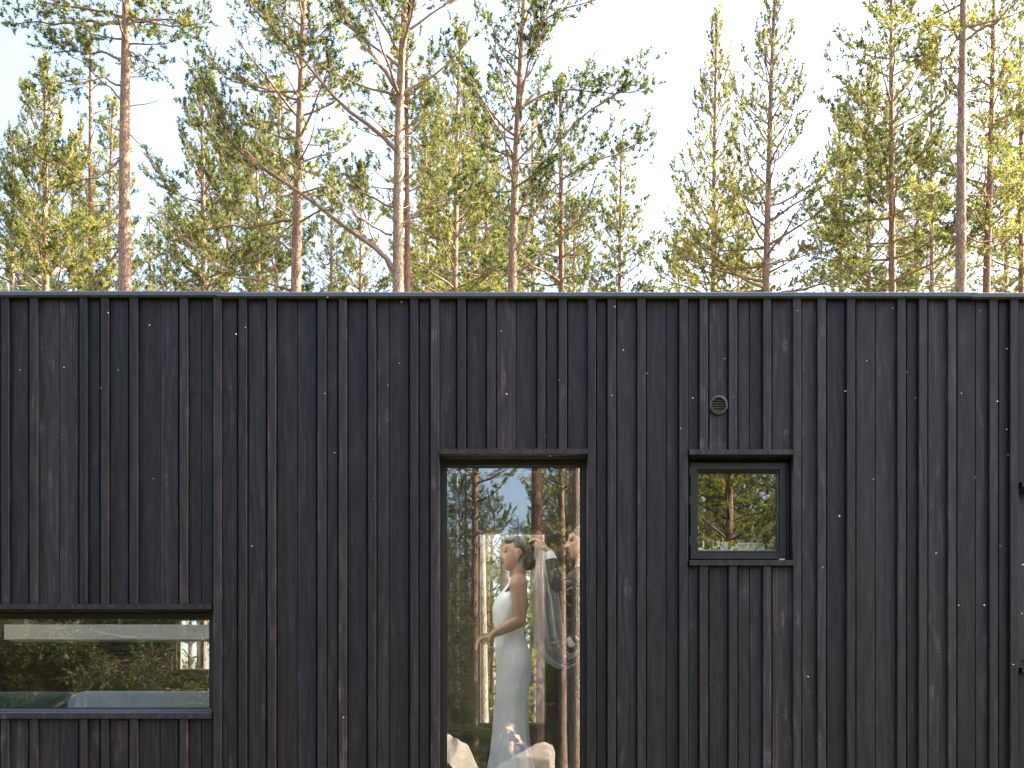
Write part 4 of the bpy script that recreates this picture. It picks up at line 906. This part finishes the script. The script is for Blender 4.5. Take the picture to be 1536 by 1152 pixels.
# veil: gathered in the raised hand, falling and looping up into the other one
def veil():
    Lc = np.array([(811, 826), (803, 850), (799, 880), (797.5, 915), (798, 945), (802, 970), (815, 992), (834, 1004), (850, 1006), (862, 1000)], float); Rc = np.array([(818, 830), (822, 852), (830, 876), (838, 902), (842, 930), (845, 950), (846, 966), (848, 978), (856, 982), (866, 976)], float)
    m, n = 60, 44; vs, fs = [], []; t0 = np.linspace(0, 1, len(Lc))
    for i in range(m):
        t = i / (m - 1); l = [np.interp(t, t0, Lc[:, c]) for c in (0, 1)]; r_ = [np.interp(t, t0, Rc[:, c]) for c in (0, 1)]
        for j in range(n):
            s = j / (n - 1); amp = .018 + .045 * math.sin(math.pi * t)
            vs.append(B(l[0] + (r_[0] - l[0]) * s, l[1] + (r_[1] - l[1]) * s, -.11 + amp * math.sin(s * 24 + 1.5 * t) + .02 * math.sin(s * 9 - 3 * t)))
    for i in range(m - 1):
        for j in range(n - 1): fs.append((i*n + j, i*n + j + 1, (i+1)*n + j + 1, (i+1)*n + j))
    mb = MB(); mb.add([np.array(v) - np.array((X(822, BY), BY - .11, Z_FLOOR)) for v in vs], fs); o = mb.build('bridal_veil', M['tulle'], None, (X(822, BY), BY - .11, Z_FLOOR), True); tag(o, 'sheer white bridal veil hanging in a loop from the raised hand', 'veil')
veil()
# the photographer, mirrored low in the tall window
ph = empty('person', (0, -6.35, float(gz(0, -6.35)))); tag(ph, 'crouching photographer mirrored over the gown at the foot of the tall window', 'person')
pz = ph.location.z; q_ = lambda x, y, z: np.array([x, -6.0 - y, ZC + z])
def swap(mb): mb.v = [(v[1] * 1.0, v[0], v[2]) for v in mb.v]
mb = MB(); hm = MB(); head(hm, (-6.235, -.045, .045 + ZC), 1.0, 1); swap(hm); mb.add(hm.v, hm.f)
chain(mb, [q_(-.045, .25, 0), q_(-.04, .28, -.16)], [.055, .06]); ell(mb, q_(-.03, .38, -.36), (.16, .12, .25))
wl_, wr__ = q_(-.075, .14, -.075), q_(.085, .14, -.06)
hand(mb, wl_, (.25, .9, .55), (.8, 0, .5), 1.0, .6, 1); hand(mb, wr__, (-.1, .85, .55), (-.9, .2, .2), 1.0, .7, -1)
chain(mb, [q_(-.20, .30, -.32), wl_], [.035, .027]); chain(mb, [q_(.20, .30, -.30), wr__], [.035, .027]); ell(mb, q_(-.03, .42, -.62), (.17, .15, .15))
fused(mb, 'body', M['skin2'], ph, .008)
hm = MB(); ell(hm, (-6.26, -.045, .085 + ZC), (.098, .084, .082)); ell(hm, (-6.30, -.045, .02 + ZC), (.055, .078, .09)); swap(hm); fused(hm, 'hair', M['hair2'], ph, .009)
mb = MB(); ell(mb, q_(-.03, .39, -.36), (.20, .15, .27)); ell(mb, q_(-.03, .44, -.62), (.19, .18, .16)); chain(mb, [q_(-.21, .36, -.19), q_(.16, .36, -.19)], [.085, .085])
chain(mb, [q_(-.22, .36, -.20), q_(-.24, .30, -.38), q_(-.11, .17, -.12)], [.075, .062, .042]); chain(mb, [q_(.18, .36, -.20), q_(.22, .30, -.36), q_(.12, .17, -.10)], [.075, .062, .042]); fused(mb, 'jacket', M['jacket'], ph, .010)
mb = MB()
for sg in (-1, 1): chain(mb, [q_(-.03 + .1 * sg, .46, -.68), q_(-.03 + .17 * sg, .05, -.62), np.array([-.03 + .16 * sg, -6.30, pz + .10])], [.11, .078, .06])
fused(mb, 'trousers', M['denim'], ph, .011)
mb = MB()
for sg in (-1, 1): chain(mb, [np.array([-.03 + .16 * sg, -6.33, pz + .05]), np.array([-.03 + .18 * sg, -6.12, pz + .04])], [.05, .04])
fused(mb, 'shoes', M['cam'], ph, .009); localize(ph)
mb = MB(); mb.box(-.068, .068, -6.125, -6.075, ZC - .05, ZC + .04); mb.box(-.028, .028, -6.125, -6.08, ZC + .04, ZC + .062); mb.box(.042, .066, -6.07, -6.05, ZC - .048, ZC + .03)
pcam = mb.build('photo_camera', M['cam'], None, (0, 0, 0)); tag(pcam, 'black camera held up by the mirrored photographer', 'camera')
MB().lathe([(.036, 0), (.036, .03), (.034, .035), (.034, .048), (.030, .05), (.022, .046)], 0, -6.075, ZC - .003, 20, 0, 'y').build('lens', M['cam'], pcam, (0, 0, 0), True)

# ------------------------------------------------------------------ things in the rooms
SY = .225
def S(px, py): v = P(px, py, SY); return v
sz_ = Z(827.2, SY)
hp(MB().box(X(1030, SY), X(1192, SY), .1605, .34, sz_ - .03, sz_), 'inner_sill', M['white'])
def on_sill(name, mb, mat, label, cat, smooth=True):
    v = np.array(mb.v); c = np.array([(v[:, 0].min() + v[:, 0].max()) / 2, (v[:, 1].min() + v[:, 1].max()) / 2, v[:, 2].min()]); mb.v = [tuple(p_ - c) for p_ in v]
    return tag(mb.build(name, mat, None, tuple(c), smooth), label, cat)
r9 = 5.0 * (D0 + SY) / FP
on_sill('drinking_glass', MB().lathe([(.026, 0), (.030, .004), (.034, .060), (.032, .060), (.028, .006), (.001, .006)], X(1063, SY), SY, sz_, 24), M['clear'], 'clear drinking glass at the left end of the small window sill', 'glass')
on_sill('white_bowl', MB().lathe([(.016, 0), (.030, .012), (.036, .026), (.034, .026), (.028, .013), (.001, .005)], X(1057, SY + .05), SY + .05, sz_, 24), M['ceramic'], 'small white bowl behind the drinking glass on the sill', 'bowl')
o = on_sill('soap_bottle', MB().lathe([(.020, 0), (.022, .004), (.022, .022), (.010, .032), (.008, .040)], X(1077.5, SY), SY, sz_, 20), M['clear'], 'small glass bottle with white pump beside the white tumbler', 'bottle')
MB().lathe([(.009, 0), (.009, .016), (.006, .020)], 0, 0, .040, 14).build('pump_cap', M['plastic'], o, (0, 0, 0), True)
on_sill('tumbler', MB().lathe([(.017, 0), (.019, .003), (.019, .046), (.015, .052), (.001, .054)], X(1086.5, SY), SY, sz_, 22), M['ceramic'], 'upturned white tumbler on the small window sill', 'tumbler')
mb = MB(); w_, h_ = (1144 - 1103) / 2 * (D0 + SY) / FP, 10.5 * (D0 + SY) / FP
prof = [(X(1123.5, SY) + w_ * sx * fx_, sz_ + h_ * fz) for sx, fx_, fz in ((-1, .96, 0), (1, .96, 0), (1, 1, .3), (1, .97, .8), (1, .86, 1.0), (-1, .86, 1.0), (-1, .97, .85), (-1, 1, .3))]
mb.prism(prof, SY - .03, SY + .05, 'y'); t_ = on_sill('bread_basket', mb, M['linen'], 'rounded cream basket on the small window sill', 'basket', False)
mb = MB(); mb.tube([(-w_ * .99, -.042, h_ * .2), (-w_ * .99, -.042, h_ * .8), (-w_ * .86, -.042, h_ * 1.03), (w_ * .86, -.042, h_ * 1.03), (w_ * .99, -.042, h_ * .8), (w_ * .99, -.042, h_ * .2)], [.0035] * 6, 6); mb.build('rim', M['ceramic'], t_, (0, 0, 0), True)
on_sill('saucer_stack', MB().lathe([(.010, 0), (.020, .004), (.022, .014), (.020, .018), (.001, .018)], X(1103, SY - .05), SY - .05, sz_, 20), M['ceramic'], 'little white dish at the left end of the cream basket', 'dish')
# left room: sofa with its back to the window, oak panelling, long white shelf
y0 = .42
def sofa():
    r = empty('sofa', (X(180, y0), .9, Z_FLOOR)); tag(r, 'grey knitted sofa with its back to the long low window', 'sofa')
    zt = Z(1036, y0) - Z_FLOOR; xa, xb = X(98, y0) - X(180, y0), X(330, y0) - X(180, y0)
    def pillow(x0, x1, y0_, y1_, z0, z1, nm, mat):
        bm = bmesh.new(); bmesh.ops.create_cube(bm, size=1); bmesh.ops.bevel(bm, geom=bm.edges[:], offset=.16, segments=5, profile=.6, affect='EDGES')
        for v in bm.verts: v.co = Vector(((x0 + x1) / 2 + v.co.x * (x1 - x0), (y0_ + y1_) / 2 + v.co.y * (y1_ - y0_), (z0 + z1) / 2 + v.co.z * (z1 - z0)))
        me = bpy.data.meshes.new(nm); bm.to_mesh(me); bm.free(); me.materials.append(mat); me.polygons.foreach_set('use_smooth', [True] * len(me.polygons)); o = bpy.data.objects.new(nm, me); col.objects.link(o); o.parent = r
    pillow(xa, xb, -.48, -.26, .12, zt, 'backrest', M['sofa']); pillow(xa, xb, -.30, .38, .14, .42, 'seat', M['sofa'])
    pillow(xa - .14, xa + .02, -.46, .38, .1, .56, 'armrest', M['sofa']); pillow(xb - .02, xb + .14, -.46, .38, .1, .56, 'armrest', M['sofa'])
    for sx in (xa, xb):
        for sy_ in (-.4, .3): MB().lathe([(.02, 0), (.026, .13)], sx, sy_, 0, 10).build('leg', M['brown'], r, (0, 0, 0), True)
sofa()
def cushion():
    bm = bmesh.new(); bmesh.ops.create_uvsphere(bm, u_segments=24, v_segments=14, radius=1)
    for v in bm.verts:
        p_ = v.co; e = .45; v.co = Vector((math.copysign(abs(p_.x) ** e, p_.x) * .40, p_.y * .11, math.copysign(abs(p_.z) ** e, p_.z) * .26))
    me = bpy.data.meshes.new('cushion'); bm.to_mesh(me); bm.free(); me.materials.append(M['teal']); me.polygons.foreach_set('use_smooth', [True] * len(me.polygons))
    o = bpy.data.objects.new('cushion', me); col.objects.link(o); o.location = (X(40, .5), .62, Z(1036, .5) - .26); tag(o, 'dark teal cushion propped left of the grey sofa in the long low window', 'cushion')
cushion()
bn = empty('bench', (X(30, .6), .75, Z_FLOOR)); tag(bn, 'low oak bench under the teal cushion in the left room', 'bench')
hb = Z(1036, .5) - .52 - Z_FLOOR
MB().box(-.55, .42, -.25, .25, hb - .05, hb).build('seat', M['brown'], bn)
for sx in (-.5, .37): MB().box(sx - .02, sx + .02, -.22, .22, 0, hb - .05).build('leg', M['brown'], bn)
yp = YB - .06
hp(MB().box(XL + .2, X(264, YB) - .02, yp, YB - .008, Z_FLOOR, Z(984, yp)), 'oak_wainscot', M['brown'])
ys = 1.7
sh = empty('wall_shelf', (X(150, ys), ys, 0)); tag(sh, 'long white shelf hanging across the room behind the long low window', 'shelf')
MB().box(X(16, ys) - X(150, ys), X(345, ys) - X(150, ys), -.1, .1, Z(961, ys), Z(939, ys)).build('shelf_board', M['white'], sh)
for px_ in (40, 180, 320): MB().box(X(px_, ys) - X(150, ys) - .006, X(px_, ys) - X(150, ys) + .006, -.02, .02, Z(939, ys), Z_CEIL - .06).build('hanger', M['drip'], sh)
# ------------------------------------------------------------------ midges in the sun before the wall
MID = [(224,488),(96,551),(177,555),(151,582),(230,718),(378,819),(487,590),(354,501),(368,491),(491,446),(30,555),(162,469),(502,679),(602,453),(752,497),(935,525),(970,560),(918,593),(760,591),(825,684),(599,545),(582,578),(838,570),(922,460),(819,654),(1196,466),(1339,462),(1470,466),(1300,541),(1360,558),(1373,597),(1268,587),(1442,590),(1510,523),(1496,602),(1510,644),(1512,682),(1463,716),(1310,719),(1259,774),(1500,819),(1234,851),(1438,908),(1477,908),(1212,1015),(1520,997),(1534,847),(1533,920),(1021,643),(1039,597),(1100,595),(1053,516),(560,748),(515,1076),(1087,538),(1404,830)]
mb = MB(); ell(mb, (0, 0, 0), (.0018, .0010, .0011), .4, 8, 6); ell(mb, (-.0018, 0, -.0008), (.0007, .0007, .0007), 0, 6, 4); body_m = mb.mesh('midge', True); body_m.materials.append(M['midge'])
mb = MB(); mb.add([(0, 0, 0), (.0012, .0022, .0010), (.0026, .0020, .0012), (.0024, .0006, .0006)], [(0, 1, 2, 3)]); wing_a = mb.mesh('wing'); wing_a.materials.append(M['wing'])
mb = MB(); mb.add([(0, 0, 0), (.0012, -.0022, .0010), (.0026, -.0020, .0012), (.0024, -.0006, .0006)], [(0, 1, 2, 3)]); wing_b = mb.mesh('wing'); wing_b.materials.append(M['wing'])
rm = random.Random(2)
for px_, py_ in MID:
    y = -D0 + rm.uniform(2.0, 2.9); y = y if py_ < 800 else -D0 + 1.9
    o = link('midge', body_m, None, None, P(px_, py_, y)); o.rotation_euler = (rm.uniform(-.5, .5), rm.uniform(-.5, .5), rm.uniform(0, 6.28)); o.scale = (rm.uniform(.45, .8),) * 3
    tag(o, 'tiny pale midge hovering in the sun before the black wall', 'insect', 'midges in the air')
    a = link('wing', wing_a, None, o); b = link('wing', wing_b, None, o)
